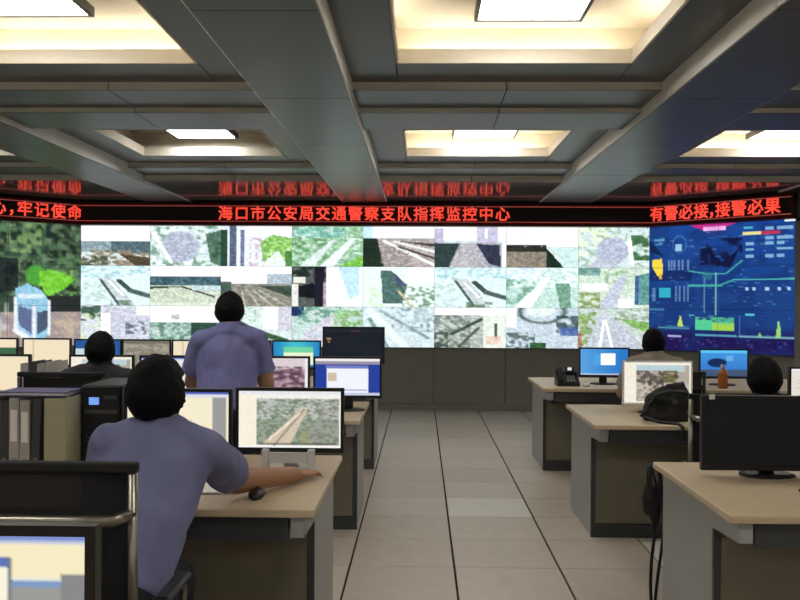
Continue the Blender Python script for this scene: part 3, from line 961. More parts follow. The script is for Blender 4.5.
def pic_map():
    p = Pic(56, 34, (176, 150, 160))
    p.rect(0, 0, 1, .3, (214, 200, 204)).noise(0, .25, 1, 1, (84, 62, 76), .95, 7, .35).noise(0, .3, 1, 1, (150, 110, 120), .6, 10, .6).rect(.94, 0, 1, 1, (230, 228, 228)).rect(0, .92, 1, 1, (216, 206, 206), .6)
    return p.grain(.03)


def pic_desktop():
    p = Pic(56, 34, (38, 116, 196))
    p.put(np.clip(1 - p.x * 1.1, 0, 1), (110, 176, 228), .7).rect(.42, .18, .74, .62, (244, 250, 250)).rect(.46, .25, .7, .55, (250, 255, 240)).rect(.28, .2, .42, .62, (80, 170, 220), .6).rect(0, .93, 1, 1, (180, 200, 220))
    return p


def pic_dark():
    p = Pic(56, 34, (20, 26, 36))
    p.rect(.02, .05, .98, .12, (30, 34, 46)).rect(.45, .1, .6, .13, (90, 60, 60)).rect(.06, .28, .12, .36, (170, 120, 80)).rect(.07, .38, .1, .44, (140, 110, 90))
    for k in range(5):
        p.rect(.2, .3 + k * .12, .9, .31 + k * .12, (28, 38, 48))
    return p.grain(.03)


def pic_sky():
    p = Pic(56, 34, (60, 140, 214))
    p.rect(0, 0, 1, .12, (90, 190, 240)).put(np.clip(p.y - .3, 0, 1), (40, 90, 180)).ell(.36, .48, .22, .18, (18, 40, 84)).rect(.55, .2, .7, .4, (130, 190, 226), .6).rect(0, .75, 1, 1, (70, 70, 76), .7)
    return p.grain(.03)


def pic_street():
    p = Pic(64, 38, (236, 230, 214))
    p.rect(.19, .08, .97, .95, (170, 160, 150)).rect(.19, .08, .9, .25, (180, 200, 206)).noise(.19, .2, .6, .55, (80, 72, 66), .8, 14, .4).noise(.55, .2, .8, .5, (100, 96, 60), .9, 8, .35).noise(.19, .5, .97, .95, (206, 190, 180), .8, 15, .4).noise(.19, .5, .6, .95, (110, 120, 80), .7, 9, .55).noise(.3, .3, .9, .8, (60, 50, 50), .7, 12, .62)
    return p.grain(.03)


def pic_window():
    p = Pic(64, 40, (238, 228, 190))
    p.rect(0, 0, 1, .04, (120, 140, 200)).rect(0, .04, 1, .08, (190, 196, 214))
    p.rect(.5, .17, .67, .24, (90, 110, 180)).rect(.5, .24, .67, 1, (240, 236, 214)).rect(.665, .17, .685, 1, (120, 120, 130)).rect(.685, .32, .89, .345, (226, 226, 214)).rect(.685, .345, .89, .39, (120, 150, 190)).rect(.89, .30, 1, 1, (130, 132, 134)).rect(.685, .39, .89, 1, (150, 150, 146))
    return p


def pic_black():
    p = Pic(12, 8, (10, 10, 11))
    return p


def pic_green():
    p = pic_tan()
    return p.rect(0, .35, 1, 1, (60, 100, 70))


def pic_grey():
    p = Pic(40, 24, (132, 128, 112))
    return p.noise(0, 0, 1, 1, (170, 166, 150), .8, 7, .5).rect(0, 0, 1, .12, (110, 106, 96)).grain(.06)


def pic_blue():
    p = Pic(40, 24, (34, 84, 150))
    return p.rect(0, .35, .35, 1, (190, 214, 216)).rect(.3, .3, .9, .9, (60, 120, 150))


# foreground, bottom left
monitor(-0.88, 1.72, 0.51, 1.087, 0.30, pic_window(), 'large near monitor at the bottom left corner showing a cream window', bz=0.021)
# left front row
monitor(-0.575, 3.92, 0.478, 1.137, 0.283, pic_traffic(), 'black-framed monitor on silver stand showing a road camera view', stand=M_SILVER)
monitor(-1.07, 3.92, 0.478, 1.130, 0.28, pic_doc(side=(150, 150, 150)), 'monitor with cream document window partly hidden by the seated man')
# left middle row
monitor(-0.50, 6.10, 0.47, 1.137, 0.285, pic_bluewin(), 'monitor with white page on deep blue, next to the aisle', bezel=M_BLACK)
monitor(-0.994, 6.10, 0.47, 1.137, 0.285, pic_map(), 'monitor showing a dusky mauve street scene right of the standing man')
monitor(-1.70, 6.10, 0.47, 1.137, 0.285, pic_doc(body=(226, 222, 212)), 'monitor with pale page mostly behind the standing man')
monitor(-2.2, 6.10, 0.45, 1.137, 0.285, pic_street(), 'monitor behind the dark-haired person in the black chair, middle row')
monitor(-2.93, 6.10, 0.47, 1.137, 0.285, pic_tan(), 'plain tan-screened monitor at the left edge, middle row')
# left back row
monitor(-0.626, 8.30, 0.58, 1.275, 0.345, pic_dark(), 'tall wide monitor with nearly black screen at the aisle end, back row')
monitor(-1.16, 8.30, 0.46, 1.145, 0.27, pic_cyan(), 'monitor with bright cyan and green desktop, back row')
monitor(-1.626, 8.30, 0.46, 1.145, 0.27, pic_blue(), 'blue-screened monitor just right of the standing man, back row')
monitor(-2.10, 8.30, 0.46, 1.145, 0.27, pic_tan(), 'tan-screened monitor just left of the standing man, back row')
monitor(-2.57, 8.30, 0.46, 1.145, 0.27, pic_grey(), 'monitor with dull grey map, back row left of centre')
monitor(-3.03, 8.30, 0.45, 1.145, 0.27, pic_blue(), 'blue and white monitor behind the dark-haired person\'s head, back row')
monitor(-3.515, 8.30, 0.46, 1.15, 0.27, pic_tan(), 'tan-screened monitor second from the left edge, back row')
monitor(-4.02, 8.30, 0.46, 1.15, 0.27, pic_green(), 'green and tan monitor cut by the left edge, back row')


# right rows
def sticker(r, w, zt, zb):
    box('sticker', (-w / 2 + .03, -w / 2 + .055, -0.021, -0.0185, zt - 0.016, zt + 0.006), M_WHITE, r)


monitor(1.525, 3.92, 0.60, 1.119, 0.325, pic_black(), 'large switched-off black monitor on the right front desk', extra=sticker)
monitor(1.61, 6.10, 0.47, 1.123, 0.30, pic_street(), 'monitor showing a busy street picture, right middle row', bezel=M_WHITE, stand=M_BLACK, bz=0.010)
monitor(2.73, 6.10, 0.47, 1.09, 0.285, pic_doc(body=(220, 216, 204), hdr=(236, 236, 230)), 'pale-screened monitor cut by the right edge, middle row')
monitor(1.68, 8.20, 0.46, 1.103, 0.27, pic_desktop(), 'blue desktop monitor with white window, right back row')
monitor(2.765, 8.20, 0.45, 1.098, 0.27, pic_sky(), 'sky blue monitor beneath the dashboard display, right back row')


# ------------------------------------------------------------------ chairs
def star_base(r, seat_z):
    obj('gas_column', lathe(new_bm(), [(0.03, 0.10), (0.03, 0.28), (0.02, 0.281), (0.02, seat_z - 0.03)], 14), M_BLACK, r)
    for k in range(5):
        a = 2 * math.pi * k / 5 + 0.3
        c, s = math.cos(a), math.sin(a)
        lg = obj('leg', tube(new_bm(), [(0.02 * c, 0.02 * s, 0.12), (0.27 * c, 0.27 * s, 0.085)], [0.024, 0.016], 8), M_BLACK, r)
        bm = new_bm()
        for off in (-0.016, 0.016):
            p = Vector((0.27 * c - s * off, 0.27 * s + c * off, 0.028))
            q = p + Vector((-s, c, 0)) * 0.014
            tube(bm, [p, q], 0.028, 12)
        tube(bm, [(0.27 * c, 0.27 * s, 0.03), (0.27 * c, 0.27 * s, 0.09)], 0.009, 8)
        obj('castor', bm, M_BLACK, lg)


def office_chair(x, y, rz, label, chrome=True, top=1.10, seat_z=0.46, w=0.50, arms=True, solid=False):
    """local: back towards -Y, sitter faces +Y; origin under the seat centre"""
    r = empty('office_chair', (x, y, 0), rz)
    tag(r, label, 'chair', 'office chairs')
    m = M_CHROME if chrome else M_BLACK
    star_base(r, seat_z)
    bm = bx(new_bm(), -0.235, 0.235, -0.22, 0.25, seat_z - 0.03, seat_z + 0.03, bevel=0.026, seg=3)
    obj('seat', bm, M_BLACKM, r, smooth=True)
    yb = -0.33
    for s in (-1, 1):
        xx = s * (w / 2 - 0.013)
        obj('back_post', tube(new_bm(), [(s * 0.20, -0.08, seat_z - 0.04), (xx, -0.20, seat_z - 0.035), (xx, yb + 0.02, seat_z + 0.04), (xx, yb, seat_z + 0.16), (xx, yb - 0.01, top - 0.03)], 0.013, 10), m, r, smooth=True)
    bm = new_bm()
    n = 10
    # curved backrest sheet with thickness
    vs = []
    for i in range(n + 1):
        u = -1 + 2 * i / n
        xx = u * (w / 2 - 0.028)
        yy = yb + 0.005 - 0.02 * (1 - u * u)
        vs.append([bm.verts.new((xx, yy + dy, z)) for dy in (0, 0.012) for z in (seat_z + 0.10, top - 0.03)])
    for a, b in zip(vs[:-1], vs[1:]):
        bm.faces.new((a[0], b[0], b[1], a[1]))
        bm.faces.new((a[2], a[3], b[3], b[2]))
        bm.faces.new((a[1], b[1], b[3], a[3]))
        bm.faces.new((a[0], a[2], b[2], b[0]))
    bm.faces.new(vs[0][0:1] + [vs[0][1], vs[0][3], vs[0][2]])
    bm.faces.new([vs[-1][0], vs[-1][2], vs[-1][3], vs[-1][1]])
    obj('backrest', bm, M_BLACKM if solid else M_MESH, r)
    obj('top_rail', bx(new_bm(), -w / 2, w / 2, yb - 0.02, yb + 0.012, top - 0.028, top, bevel=0.006, seg=2), M_BLACKM, r)
    zc = seat_z + (top - seat_z) * 0.775
    obj('cross_bar', tube(new_bm(), [(-w / 2 + 0.013, yb - 0.005, zc + 0.012), (-w / 2 + 0.05, yb - 0.045, zc), (-0.1, yb - 0.055, zc), (0.1, yb - 0.055, zc), (w / 2 - 0.05, yb - 0.045, zc), (w / 2 - 0.013, yb - 0.005, zc + 0.012)], 0.016, 10), m, r, smooth=True)
    if arms:
        for s in (-1, 1):
            xx = s * (w / 2 + 0.015)
            ar = obj('armrest', tube(new_bm(), [(s * 0.22, 0.05, seat_z - 0.02), (xx, 0.06, seat_z), (xx, 0.06, seat_z + 0.19), (xx, 0.0, seat_z + 0.205), (xx, -0.2, seat_z + 0.205), (s * (w / 2 - 0.013), yb, seat_z + 0.21)], 0.011, 8), m, r, smooth=True)
            box('arm_pad', (xx - 0.025, xx + 0.025, -0.18, 0.07, seat_z + 0.212, seat_z + 0.235), M_BLACK, ar, bevel=0.008)
    return r


office_chair(-0.985, 2.64, 0.0, 'black mesh office chair with chrome tube frame, foreground left behind the seated man', top=1.10)
office_chair(-2.02, 5.30, 0.0, 'black office chair of the dark-clothed person, left middle row', chrome=False, top=1.11, solid=True)
office_chair(1.735, 5.04, math.radians(-10), 'black office chair with chrome posts behind the switched-off monitor, right middle row', top=1.04, w=0.52, arms=False, solid=True)
office_chair(1.90, 7.10, 0.0, 'black office chair of the tan-shirted person, right back row', chrome=False, top=1.0, solid=True)


# ------------------------------------------------------------------ people
def remesh(name, bm, voxel, smooth_it, material, parent, fold=0.0, fold_scale=9.0, seed=0):
    me = bpy.data.meshes.new(name)
    bmesh.ops.recalc_face_normals(bm, faces=bm.faces[:])
    bm.to_mesh(me)
    bm.free()
    tmp = bpy.data.objects.new('tmp', me)
    COL.objects.link(tmp)
    md = tmp.modifiers.new('r', 'REMESH')
    md.mode = 'VOXEL'
    md.voxel_size = voxel
    sm = tmp.modifiers.new('s', 'SMOOTH')
    sm.factor = 0.5
    sm.iterations = smooth_it
    dg = bpy.context.evaluated_depsgraph_get()
    out = bpy.data.meshes.new_from_object(tmp.evaluated_get(dg))
    bpy.data.objects.remove(tmp)
    bpy.data.meshes.remove(me)
    out.name = name
    if fold > 0:
        off = Vector((seed * 3.1, seed * 1.7, 0))
        nv = len(out.vertices)
        co = np.zeros(nv * 3, np.float32)
        nr = np.zeros(nv * 3, np.float32)
        out.vertices.foreach_get('co', co)
        out.vertex_normals.foreach_get('vector', nr)
        co = co.reshape(-1, 3)
        nr = nr.reshape(-1, 3)
        for i in range(nv):
            q = Vector((co[i][0] * 1.2, co[i][1] * 1.2, co[i][2] * 0.7)) * fold_scale + off
            t = noise.noise(q) + 0.5 * noise.noise(q * 2.3)
            co[i] += nr[i] * (fold * t)
        out.vertices.foreach_set('co', co.reshape(-1))
    out.materials.clear()
    out.materials.append(material)
    out.polygons.foreach_set('use_smooth', [True] * len(out.polygons))
    return mobj(name, out, parent)


def person(label, J, shirt, base, look=(0, 1, 0), long_sleeve=False, seed=1, hs=1.0, hair_r=1.0):
    """J: joint positions in world coordinates"""
    J = {k: Vector(v) for k, v in J.items()}
    root = empty('person', base)
    tag(root, label, 'person')
    B = Vector(base)
    J = {k: v - B for k, v in J.items()}
    f = Vector(look).normalized()                       # where the face points
    r = f.cross(Vector((0, 0, 1))).normalized()
    u = r.cross(f).normalized()
    pel = (J['hipL'] + J['hipR']) / 2
    che = (J['shL'] + J['shR']) / 2
    ax = (che - pel).normalized()
    tr = (J['shR'] - J['shL']).normalized()
    tr2 = (J['hipR'] - J['hipL']).normalized()
    L = (che - pel).length

    def torso(bm, inf, hem=-0.10):
        rings = []
        for t, rx, ry, sh in ((hem, .165, .125, 0.0), (0.1, .165, .125, 0.0), (0.35, .158, .118, 0.0), (0.6, .165, .115, -0.02), (0.85, .175, .11, -0.025), (0.98, .15, .085, -0.02), (1.07, .085, .06, -0.005), (1.13, .055, .055, 0.01)):
            s = tr2.lerp(tr, max(0, min(1, t)))
            d = (ax.cross(s)).normalized()              # pointing backwards or forwards
            c = pel + ax * (L * t) - d * sh
            rings.append((c, s * (rx + inf), d * (ry + inf)))
        loft(bm, rings, 24)

    hc = J['head']
    hd = 1.0 * hs
    # ---- body
    bm = new_bm()
    torso(bm, 0.0)
    tube(bm, [che + ax * 0.0, che + ax * 0.06, hc - u * 0.06 * hd - f * 0.01], [0.065, 0.058, 0.055], 16)
    rings = []
    for z, rx, ry, off in ((-.118, .025, .03, .05), (-.10, .045, .055, .03), (-.06, .062, .08, .008), (-.01, .071, .09, 0), (.04, .075, .096, -.004), (.08, .068, .088, -.006), (.108, .045, .06, -.008), (.12, .015, .02, -.008)):
        rings.append((hc + u * z * hd + f * off, r * rx * hd, f * ry * hd))
    loft(bm, rings, 20)
    limb(bm, [hc + u * 0.005 + f * 0.085, hc - u * 0.03 + f * 0.104], [0.009, 0.015], 8)           # nose
    limb(bm, [hc - u * 0.065 + f * 0.083 - r * 0.018, hc - u * 0.065 + f * 0.083 + r * 0.018], [0.008, 0.008], 8)   # lips
    limb(bm, [hc + u * 0.025 + f * 0.086 - r * 0.035, hc + u * 0.025 + f * 0.086 + r * 0.035], [0.009, 0.009], 8)   # brow
    for s in (-1, 1):
        limb(bm, [hc + r * s * 0.074 * hd - f * 0.008 + u * 0.015, hc + r * s * 0.074 * hd - f * 0.002 - u * 0.025], [0.014, 0.009], 8)
    for s in ('L', 'R'):
        sg = 1 if s == 'R' else -1
        limb(bm, [J['sh' + s], J['el' + s], J['wr' + s]], [0.056, 0.05, 0.034])
        # hand
        h = (J['hand' + s] - J['wr' + s])
        hl = h.length
        h.normalize()
        side = tr * sg
        side = (side - h * side.dot(h)).normalized()
        nrm = h.cross(side).normalized()
        if nrm.z < 0:
            nrm = -nrm
        w0 = J['wr' + s]
        palm = w0 + h * 0.085
        rr = [(w0, side * 0.026, nrm * 0.018), (w0 + h * .03, side * 0.036, nrm * 0.017), (w0 + h * .075, side * 0.042, nrm * 0.016), (w0 + h * .095, side * 0.038, nrm * 0.012)]
        loft(bm, rr, 14)
        for k, (o_, ln) in enumerate(((-0.03, 0.07), (-0.01, 0.08), (0.011, 0.075), (0.03, 0.058))):
            p0 = palm + side * o_ * 1.0
            p1 = p0 + h * ln * 0.5 + nrm * 0.006 + side * o_ * 0.25
            p2 = p0 + h * ln * 0.95 - nrm * 0.014 + side * o_ * 0.4
            limb(bm, [p0, p1, p2], [0.0095, 0.009, 0.0075], 8)
        tb = w0 + h * 0.03 - side * 0.03
        limb(bm, [tb, tb + h * 0.035 - side * 0.028, tb + h * 0.07 - side * 0.034 - nrm * 0.008], [0.013, 0.011, 0.009], 8)
        # leg and foot
        limb(bm, [J['hip' + s], J['kn' + s], J['an' + s]], [0.085, 0.056, 0.04])
        an = J['an' + s]
        limb(bm, [an - Vector((0, 0.03, 0.035)), an + Vector((0, 0.08, -0.045)), an + Vector((0, 0.15, -0.055))], [0.035, 0.032, 0.024])
    remesh('body', bm, 0.0065, 5, M_SKIN, root)
    # ---- eyes
    for s in (-1, 1):
        bm = new_bm()
        ball(bm, hc + u * 0.008 * hd + f * 0.083 * hd + r * s * 0.031 * hd, 0.0105, 2)
        obj('eye', bm, M_WHITE, root, smooth=True)
    # ---- hair: cap that hugs crown, back and temples
    bm = new_bm()
    g = bmesh.ops.create_icosphere(bm, subdivisions=5, radius=1.0)
    for v in g['verts']:
        d = v.co.copy()
        rx, ry, rz = 0.088 * hair_r, 0.108 * hair_r, 0.128 * hair_r
        k = 1.0
        front = d.y
        if front > 0.05 and d.z < 0.45 + 0.3 * front:
            k = 0.78
        if d.z < -0.05:
            k = min(k, 1.0 - 0.42 * (-0.05 - d.z))
        n_ = noise.noise(d * 5 + Vector((seed, 0, 0))) * 0.035 + noise.noise(d * 14) * 0.035
        k *= 1 + n_
        c = Vector((d.x * rx * k, d.y * ry * k - 0.012, d.z * rz * k + 0.008))
        v.co = hc + (r * c.x + f * c.y + u * c.z) * hd
    obj('hair', bm, M_HAIR, root, smooth=True)
    # ---- shirt
    bm = new_bm()
    torso(bm, 0.02, 0.06)
    for s in ('L', 'R'):
        a, b = J['sh' + s], J['el' + s]
        e = b if long_sleeve else a.lerp(b, 0.76)
        ball(bm, a, 0.072, 2)
        tube(bm, [a, a.lerp(e, .5), e], [0.070, 0.074, 0.078], 16)
        # shoulder bridge
        tube(bm, [che + ax * 0.05, a + ax * 0.0], [0.062, 0.07], 16)
        if long_sleeve:
            ball(bm, b, 0.058, 2)
            tube(bm, [b, J['wr' + s]], [0.058, 0.042], 14)
    tube(bm, [che + ax * 0.055, che + ax * 0.10 + (hc - che).normalized() * 0.012], [0.078, 0.068], 18)
    remesh('shirt', bm, 0.009, 7, shirt, root, fold=0.012, fold_scale=8.0, seed=seed)
    # ---- trousers
    bm = new_bm()
    rings = []
    for t, rx, ry in ((-0.16, .12, .10), (-0.05, .17, .13), (0.06, .168, .13), (0.14, .16, .12)):
        d = (ax.cross(tr2)).normalized()
        rings.append((pel + ax * (L * t), tr2 * (rx + .012), d * (ry + .012)))
    loft(bm, rings, 20)
    for s in ('L', 'R'):
        h, k, a = J['hip' + s], J['kn' + s], J['an' + s]
        ball(bm, h, 0.10, 2)
        ball(bm, k, 0.074, 2)
        tube(bm, [h, k], [0.10, 0.074], 16)
        tube(bm, [k, k.lerp(a, .5), a], [0.074, 0.066, 0.062], 16)
    remesh('trousers', bm, 0.011, 5, M_TROUSER, root, fold=0.008, seed=seed + 3)
    # ---- shoes
    for s in ('L', 'R'):
        an = J['an' + s]
        bm = new_bm()
        base_z = -B.z
        rings = []
        for y, hw, top in ((-0.085, .02, .03), (-0.07, .034, .07), (-0.02, .04, .085), (0.04, .044, .07), (0.11, .046, .05), (0.17, .036, .035), (0.185, .015, .02)):
            rings.append((Vector((an.x, an.y + y, base_z + top / 2)), Vector((hw, 0, 0)), Vector((0, 0, top / 2))))
        loft(bm, rings, 16)
        obj('shoe', bm, M_SHOE, root, smooth=True)
    return root


# seated man in the foreground, right arm stretched over the desk
person('seated man in blue-grey short-sleeved shirt, arm stretched across the front left desk', {
    'hipL': (-1.05, 2.70, 0.57), 'hipR': (-0.88, 2.70, 0.57), 'shL': (-1.04, 2.98, 1.04), 'shR': (-0.745, 3.06, 1.01),
    'head': (-0.908, 3.06, 1.176), 'elL': (-1.13, 3.12, 0.80), 'wrL': (-1.06, 3.36, 0.82), 'handL': (-1.03, 3.46, 0.805),
    'elR': (-0.70, 3.38, 0.832), 'wrR': (-0.52, 3.67, 0.803), 'handR': (-0.445, 3.80, 0.79),
    'knL': (-1.08, 3.10, 0.55), 'knR': (-0.86, 3.10, 0.55), 'anL': (-1.08, 3.05, 0.085), 'anR': (-0.86, 3.06, 0.085)},
    M_SHIRT, (-0.95, 2.75, 0.0), look=(0.12, 0.95, -0.16), seed=2, hair_r=1.17)

# standing man leaning on the second desk
person('standing man in lavender-blue shirt seen from behind, leaning at the left middle desk', {
    'hipL': (-1.24, 5.22, 0.84), 'hipR': (-1.06, 5.22, 0.84), 'shL': (-1.315, 5.30, 1.275), 'shR': (-0.98, 5.30, 1.275),
    'head': (-1.155, 5.36, 1.435), 'elL': (-1.385, 5.38, 1.02), 'wrL': (-1.37, 5.62, 0.88), 'handL': (-1.36, 5.76, 0.805),
    'elR': (-0.935, 5.36, 1.03), 'wrR': (-0.945, 5.60, 0.88), 'handR': (-0.95, 5.74, 0.805),
    'knL': (-1.25, 5.26, 0.46), 'knR': (-1.05, 5.26, 0.46), 'anL': (-1.26, 5.20, 0.085), 'anR': (-1.04, 5.20, 0.085)},
    M_SHIRT2, (-1.15, 5.22, 0.0), look=(0, 0.96, -0.25), seed=5, hs=0.93, hair_r=1.1)


def seated(label, x, y, htop, shirt, seed, lean=0.12, seat=0.56, hair_r=1.06, yaw=0.0):
    zs = htop - 0.285
    hy = y - lean
    person(label, {
        'hipL': (x - .09, hy, seat), 'hipR': (x + .09, hy, seat), 'shL': (x - .175, y, zs), 'shR': (x + .175, y, zs),
        'head': (x, y + .05, htop - .135), 'elL': (x - .23, y + .12, zs - .24), 'wrL': (x - .15, y + .30, max(zs - .28, .815)), 'handL': (x - .13, y + .40, max(zs - .29, .805)),
        'elR': (x + .23, y + .12, zs - .24), 'wrR': (x + .15, y + .30, max(zs - .28, .815)), 'handR': (x + .13, y + .40, max(zs - .29, .805)),
        'knL': (x - .11, hy + .42, .53), 'knR': (x + .11, hy + .42, .53), 'anL': (x - .11, hy + .38, .085), 'anR': (x + .11, hy + .38, .085)},
        shirt, (x, hy, 0.0), look=(yaw, 0.97, -0.12), seed=seed, hair_r=hair_r)


seated('dark-clothed person with black hair in the black chair, left middle row', -1.99, 5.45, 1.315, M_SHIRTD, 11)
seated('person in tan-grey shirt seated before the dashboard display, right back row', 1.885, 7.22, 1.30, M_SHIRTT, 13)
seated('black-haired person bent low behind the switched-off monitor, right middle row', 2.01, 5.22, 1.19, M_SHIRTD, 17, lean=0.25, hair_r=1.14)


# ------------------------------------------------------------------ things on the desks
def binder(x, y, w, h, m, label, lean=0.0, d=0.25, window=True):
    r = empty('binder', (x, y, DH))
    r.rotation_euler = (0, lean, 0)
    tag(r, label, 'binder', 'upright binders on the left desks')
    zoff = abs(math.sin(lean)) * w / 2 + 0.0005
    bm = new_bm()
    bx(bm, -w / 2, -w / 2 + .004, 0, d, zoff, h)
    bx(bm, w / 2 - .004, w / 2, 0, d, zoff, h)
    bx(bm, -w / 2 + .004, w / 2 - .004, 0, .004, zoff, h)
    obj('cover', bm, m, r)
    box('papers', (-w / 2 + .006, w / 2 - .006, .03, d - .012, zoff + .006, h - .018), M_WHITE, r)
    if window:
        box('spine_label', (-w / 2 + .007, w / 2 - .007, -.0015, -.0002, h * .45, h * .85), M_WHITE, r)
    bm = lathe(new_bm(), [(0.009, 0), (0.009, 0.002)], 14)
    bmesh.ops.rotate(bm, verts=bm.verts[:], cent=(0, 0, 0), matrix=Matrix.Rotation(math.radians(90), 3, 'X'))
    o = obj('finger_ring', bm, M_CHROME, r)
    o.location = (0, -0.0003, h * .22)
    return r


lbl = ['dark binder at the left edge of the front desk row', 'grey binder second from the left edge, front desk row', 'dark slim binder third from the left edge, front desk row',
       'pale grey binder fourth from the left edge, front desk row', 'grey binder just left of the leaning dark binder', 'leaning dark binder next to the cream file box']
xs_ = [-1.865, -1.815, -1.772, -1.730, -1.684, -1.640]
for k in range(6):
    binder(xs_[k], 3.75, (.044, .042, .036, .042, .042, .034)[k], .325 + .01 * (k % 2), (M_BINDERD, M_BINDER, M_BINDERD, M_BINDER, M_BINDER, M_BINDERD)[k], lbl[k], lean=(0, 0, 0, .0, .0, .03)[k], window=k in (1, 3, 4))
fb = empty('file_box', (-1.555, 3.75, DH))
tag(fb, 'cream open-topped file box beside the black computer tower', 'file box')
bm = bx(new_bm(), -.045, -.041, 0, .27, 0.001, .335)
bx(bm, .041, .045, 0, .27, 0.001, .335)
bx(bm, -.041, .041, 0, .004, 0.001, .335)
bx(bm, -.041, .041, .266, .27, 0.001, .20)
bx(bm, -.041, .041, .004, .266, 0.001, .005)
obj('case', bm, M_CREAM, fb)
for k in range(3):
    box('folder', (-.035 + k * .024, -.018 + k * .024, .02, .25, .006, .30 - .012 * k), (M_CREAM, M_BINDER, M_WHITE)[k], fb)
pf = empty('folder', (-1.70, 3.86, DH + .337))
tag(pf, 'purple folder lying flat across the binders', 'folder')
box('cover', (-.12, .18, -.08, .11, 0, .006), M_PURPLE, pf, bevel=.002)
box('papers', (-.115, .17, -.075, .105, .0065, .016), M_WHITE, pf)
box('upper_cover', (-.12, .18, -.08, .11, .0165, .021), M_PURPLE, pf, bevel=.002)
for k in range(4):
    binder(-2.60 + k * .055, 5.78, .05, .33 + .012 * (k % 2), (M_BINDER, M_BINDERD, M_BINDER, M_BINDER)[k],
           ['grey binder beside the tan monitor, left middle row', 'dark binder second from the tan monitor, left middle row', 'grey binder third from the tan monitor, left middle row', 'grey binder nearest the person in the black chair'][k], window=False)

# black tower with lit blue display
pc = empty('computer_tower', (-1.42, 3.95, DH))
tag(pc, 'black computer tower with a lit blue display, on the left front desk', 'computer')
box('case', (-.09, .09, -.02, .36, .008, .375), M_BLACK, pc, bevel=.006)
box('front_panel', (-.085, .085, -.032, -.0205, .012, .37), M_BLACKM, pc, bevel=.004)
box('display', (-.05, -.006, -.036, -.0325, .29, .322), E_BLUE, pc)
box('drive_slot', (.015, .075, -.035, -.0325, .315, .33), M_DDARK, pc)
box('drive_slot', (-.07, .075, -.035, -.0325, .25, .268), M_DDARK, pc)
for k in range(5):
    box('vent', (-.06, .06, -.035, -.0325, .06 + k * .02, .068 + k * .02), M_DDARK, pc)
for sx in (-1, 1):
    box('foot', (sx * .06 - .015, sx * .06 + .015, .0, .34, 0, .0075), M_BLACK, pc)


def keyboard(x, y, label, m=M_BLACK, w=.44):
    r = empty('keyboard', (x, y, DH))
    tag(r, label, 'keyboard', 'keyboards on the desks')
    box('case', (-w / 2, w / 2, -.065, .065, 0.0005, .014), m, r, bevel=.004)
    bm = new_bm()
    for j in range(5):
        for i in range(15):
            x0 = -w / 2 + .012 + i * (w - .024) / 15
            bx(bm, x0 + .001, x0 + (w - .024) / 15 - .001, -.055 + j * .022, -.036 + j * .022, .0142, .02)
    k = obj('keys', bm, m, r)
    return r


keyboard(-0.74, 3.76, 'black keyboard below the road camera monitor', M_BLACK, .40)
keyboard(1.74, 3.55, 'black keyboard at the right edge of the right front desk')


def mouse(x, y, label, m=M_BLACK):
    r = empty('mouse', (x, y, DH))
    tag(r, label, 'mouse')
    bm = new_bm()
    loft(bm, [((0, yy, .001 + h / 2), Vector((w, 0, 0)), Vector((0, 0, h / 2))) for yy, w, h in ((-.055, .01, .012), (-.045, .024, .026), (-.01, .031, .036), (.03, .028, .028), (.052, .018, .016))], 16)
    obj('shell', bm, m, r, smooth=True)
    bm = tube(new_bm(), [(-.004, .03, .031), (.004, .03, .031)], .007, 10)
    obj('wheel', bm, M_DDARK, r)


mouse(-0.625, 3.40, 'dark mouse on the desk under the seated man\'s forearm')
mouse(1.475, 7.95, 'white mouse left of the blue desktop monitor', M_WHITE)
ps = empty('paper_stack', (-0.80, 3.55, DH))
tag(ps, 'small stack of white papers by the seated man\'s elbow', 'papers')
for k in range(4):
    s = box('sheet', (-.08, .08, -.1, .1, .0005 + k * .0022, .002 + k * .0022), M_WHITE, ps)
    s.rotation_euler = (0, 0, .06 * k)


# white legs in front of the front-left monitor's stand
tr_ = empty('monitor_riser', (-0.575, 3.905, DH))
tag(tr_, 'white slanted stand under the road camera monitor', 'stand')
bm = new_bm()
for sx in (-1, 1):
    bx(bm, sx * .10 - .016, sx * .10 + .016, -.05, -.015, 0.0005, .108, bevel=.004)
bx(bm, -.084, .084, -.045, -.03, .05, .095)
obj('bracket', bm, M_WHITE, tr_)


def desk_phone(x, y, rz, label, lit):
    r = empty('desk_phone', (x, y, DH), rz)
    tag(r, label, 'telephone')
    bm = new_bm()
    prof = [(-.09, 0.0005), (-.09, .03), (.08, .12), (.1, .12), (.1, 0.0005)]
    va = [bm.verts.new((-.1, a, b)) for a, b in prof]
    vb = [bm.verts.new((.1, a, b)) for a, b in prof]
    bm.faces.new(va)
    bm.faces.new(list(reversed(vb)))
    for k in range(5):
        bm.faces.new((va[k], va[(k + 1) % 5], vb[(k + 1) % 5], vb[k]))
    obj('body', bm, M_BLACK, r)
    bm = new_bm()
    tube(bm, [(-.065, -.06, .075), (-.065, 0, .115), (-.065, .06, .145)], .017, 10)
    bx(bm, -.09, -.04, -.085, -.035, .04, .08, bevel=.01)
    bx(bm, -.09, -.04, .045, .095, .115, .155, bevel=.01)
    obj('handset', bm, M_BLACKM, r)
    box('display', (-.01, .07, .04, .075, .118, .165), M_DDARK, r)
    box('lit_panel', (.01, .045, .036, .0395, .135, .16), lit, r)
    bm = new_bm()
    for i in range(3):
        for j in range(4):
            x0, y0 = -.005 + i * .026, -.07 + j * .024
            z0 = .03 + (y0 + .09) * .53
            bx(bm, x0, x0 + .018, y0, y0 + .016, z0 + .002, z0 + .011)
    obj('keypad', bm, M_DGREY, r)


desk_phone(1.32, 8.05, 0.0, 'black desk telephone at the aisle end of the right back desk', E_WHITEDOT)
desk_phone(2.32, 7.95, 0.3, 'black desk telephone with teal lit keys beside the tan-shirted person', E_TEAL)

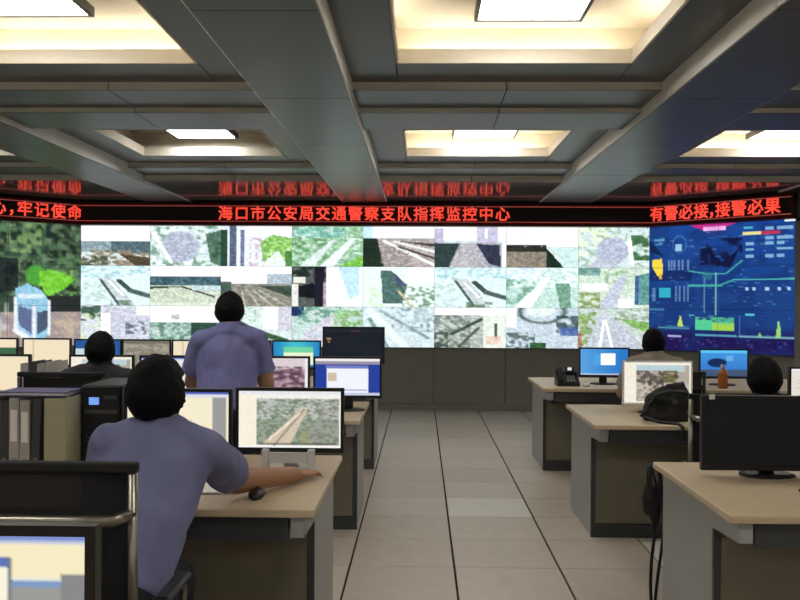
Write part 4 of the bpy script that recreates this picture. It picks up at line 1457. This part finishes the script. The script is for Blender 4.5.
bt = empty('bottle', (2.66, 7.90, DH))
tag(bt, 'amber tea bottle in front of the sky blue monitor', 'bottle')
obj('body', lathe(new_bm(), [(.038, .0005), (.042, .01), (.042, .13), (.038, .15), (.018, .165), (.015, .185)], 20), M_AMBER, bt, smooth=True)
obj('cap', lathe(new_bm(), [(.017, .1855), (.017, .207), (.014, .21)], 16), M_WHITE, bt)

# black bag slumped on the right middle desk, in front of the street-picture monitor
bg = empty('shoulder_bag', (1.585, 5.74, DH))
tag(bg, 'black slumped shoulder bag on the right middle desk before the street monitor', 'bag')
bm = new_bm()
rings = []
for z, rx, ry, ox in ((.002, .15, .07, 0), (.03, .175, .085, 0), (.09, .17, .08, .01), (.15, .14, .065, .02), (.20, .10, .045, .03), (.235, .06, .025, .035)):
    rings.append(((ox, 0, z), Vector((rx, 0, 0)), Vector((0, ry, 0))))
loft(bm, rings, 28)
bmesh.ops.subdivide_edges(bm, edges=bm.edges[:], cuts=2, use_grid_fill=True)
for v in bm.verts:
    q = v.co * 11
    v.co += Vector((noise.noise(q), noise.noise(q + Vector((7, 0, 0))), 0.6 * noise.noise(q + Vector((0, 9, 0))))) * 0.045 * min(1, v.co.z * 12)
obj('body', bm, M_BLACKM, bg, smooth=True)
bm = new_bm()
tube(bm, [(-.12, -.02, .10), (-.10, -.10, .17), (-.02, -.11, .20), (.08, -.10, .19), (.15, -.08, .10), (.17, -.07, .03)], .012, 8)
obj('flap_edge', bm, M_BLACK, bg, smooth=True)
st = obj('strap', tube(new_bm(), [(-.13, -.04, .08), (-.19, -.08, .04), (-.10, -.16, .012), (.0, -.23, .012), (.02, -.258, -.005), (.02, -.262, -.09)], .010, 8), M_BLACK, bg, smooth=True)
box('buckle', (.0, .03, -.125, -.105, .12, .14), M_CHROME, bg, bevel=.003)
box('zip_pull', (.10, .112, -.098, -.085, .05, .075), M_CHROME, bg, bevel=.002)

# cable bundle hanging behind the right front desk
cb = empty('cable_bundle', (1.165, 4.30, 0))
tag(cb, 'black cable bundle hanging behind the aisle corner of the right front desk', 'cables')
for k in range(6):
    a = k * 1.05
    ox, oy = .022 * math.cos(a), .016 * math.sin(a)
    pts = []
    for i in range(12):
        t_ = i / 11
        pts.append((ox * (1 + .8 * math.sin(3 * t_ + k)) - .04 + .02 * math.sin(5 * t_ + k), oy + .02 + .02 * math.sin(4 * t_ + k), .74 - (.732 if k < 2 else .32) * t_))
    obj('cable', tube(new_bm(), pts, .008, 7), M_BLACK, cb, smooth=True)
bm = lathe(new_bm(), [(.034, .5), (.045, .52), (.05, .58), (.034, .64)], 14)
o = obj('velcro_wrap', bm, M_BLACKM, cb)
o.location = (-.045, .02, 0)
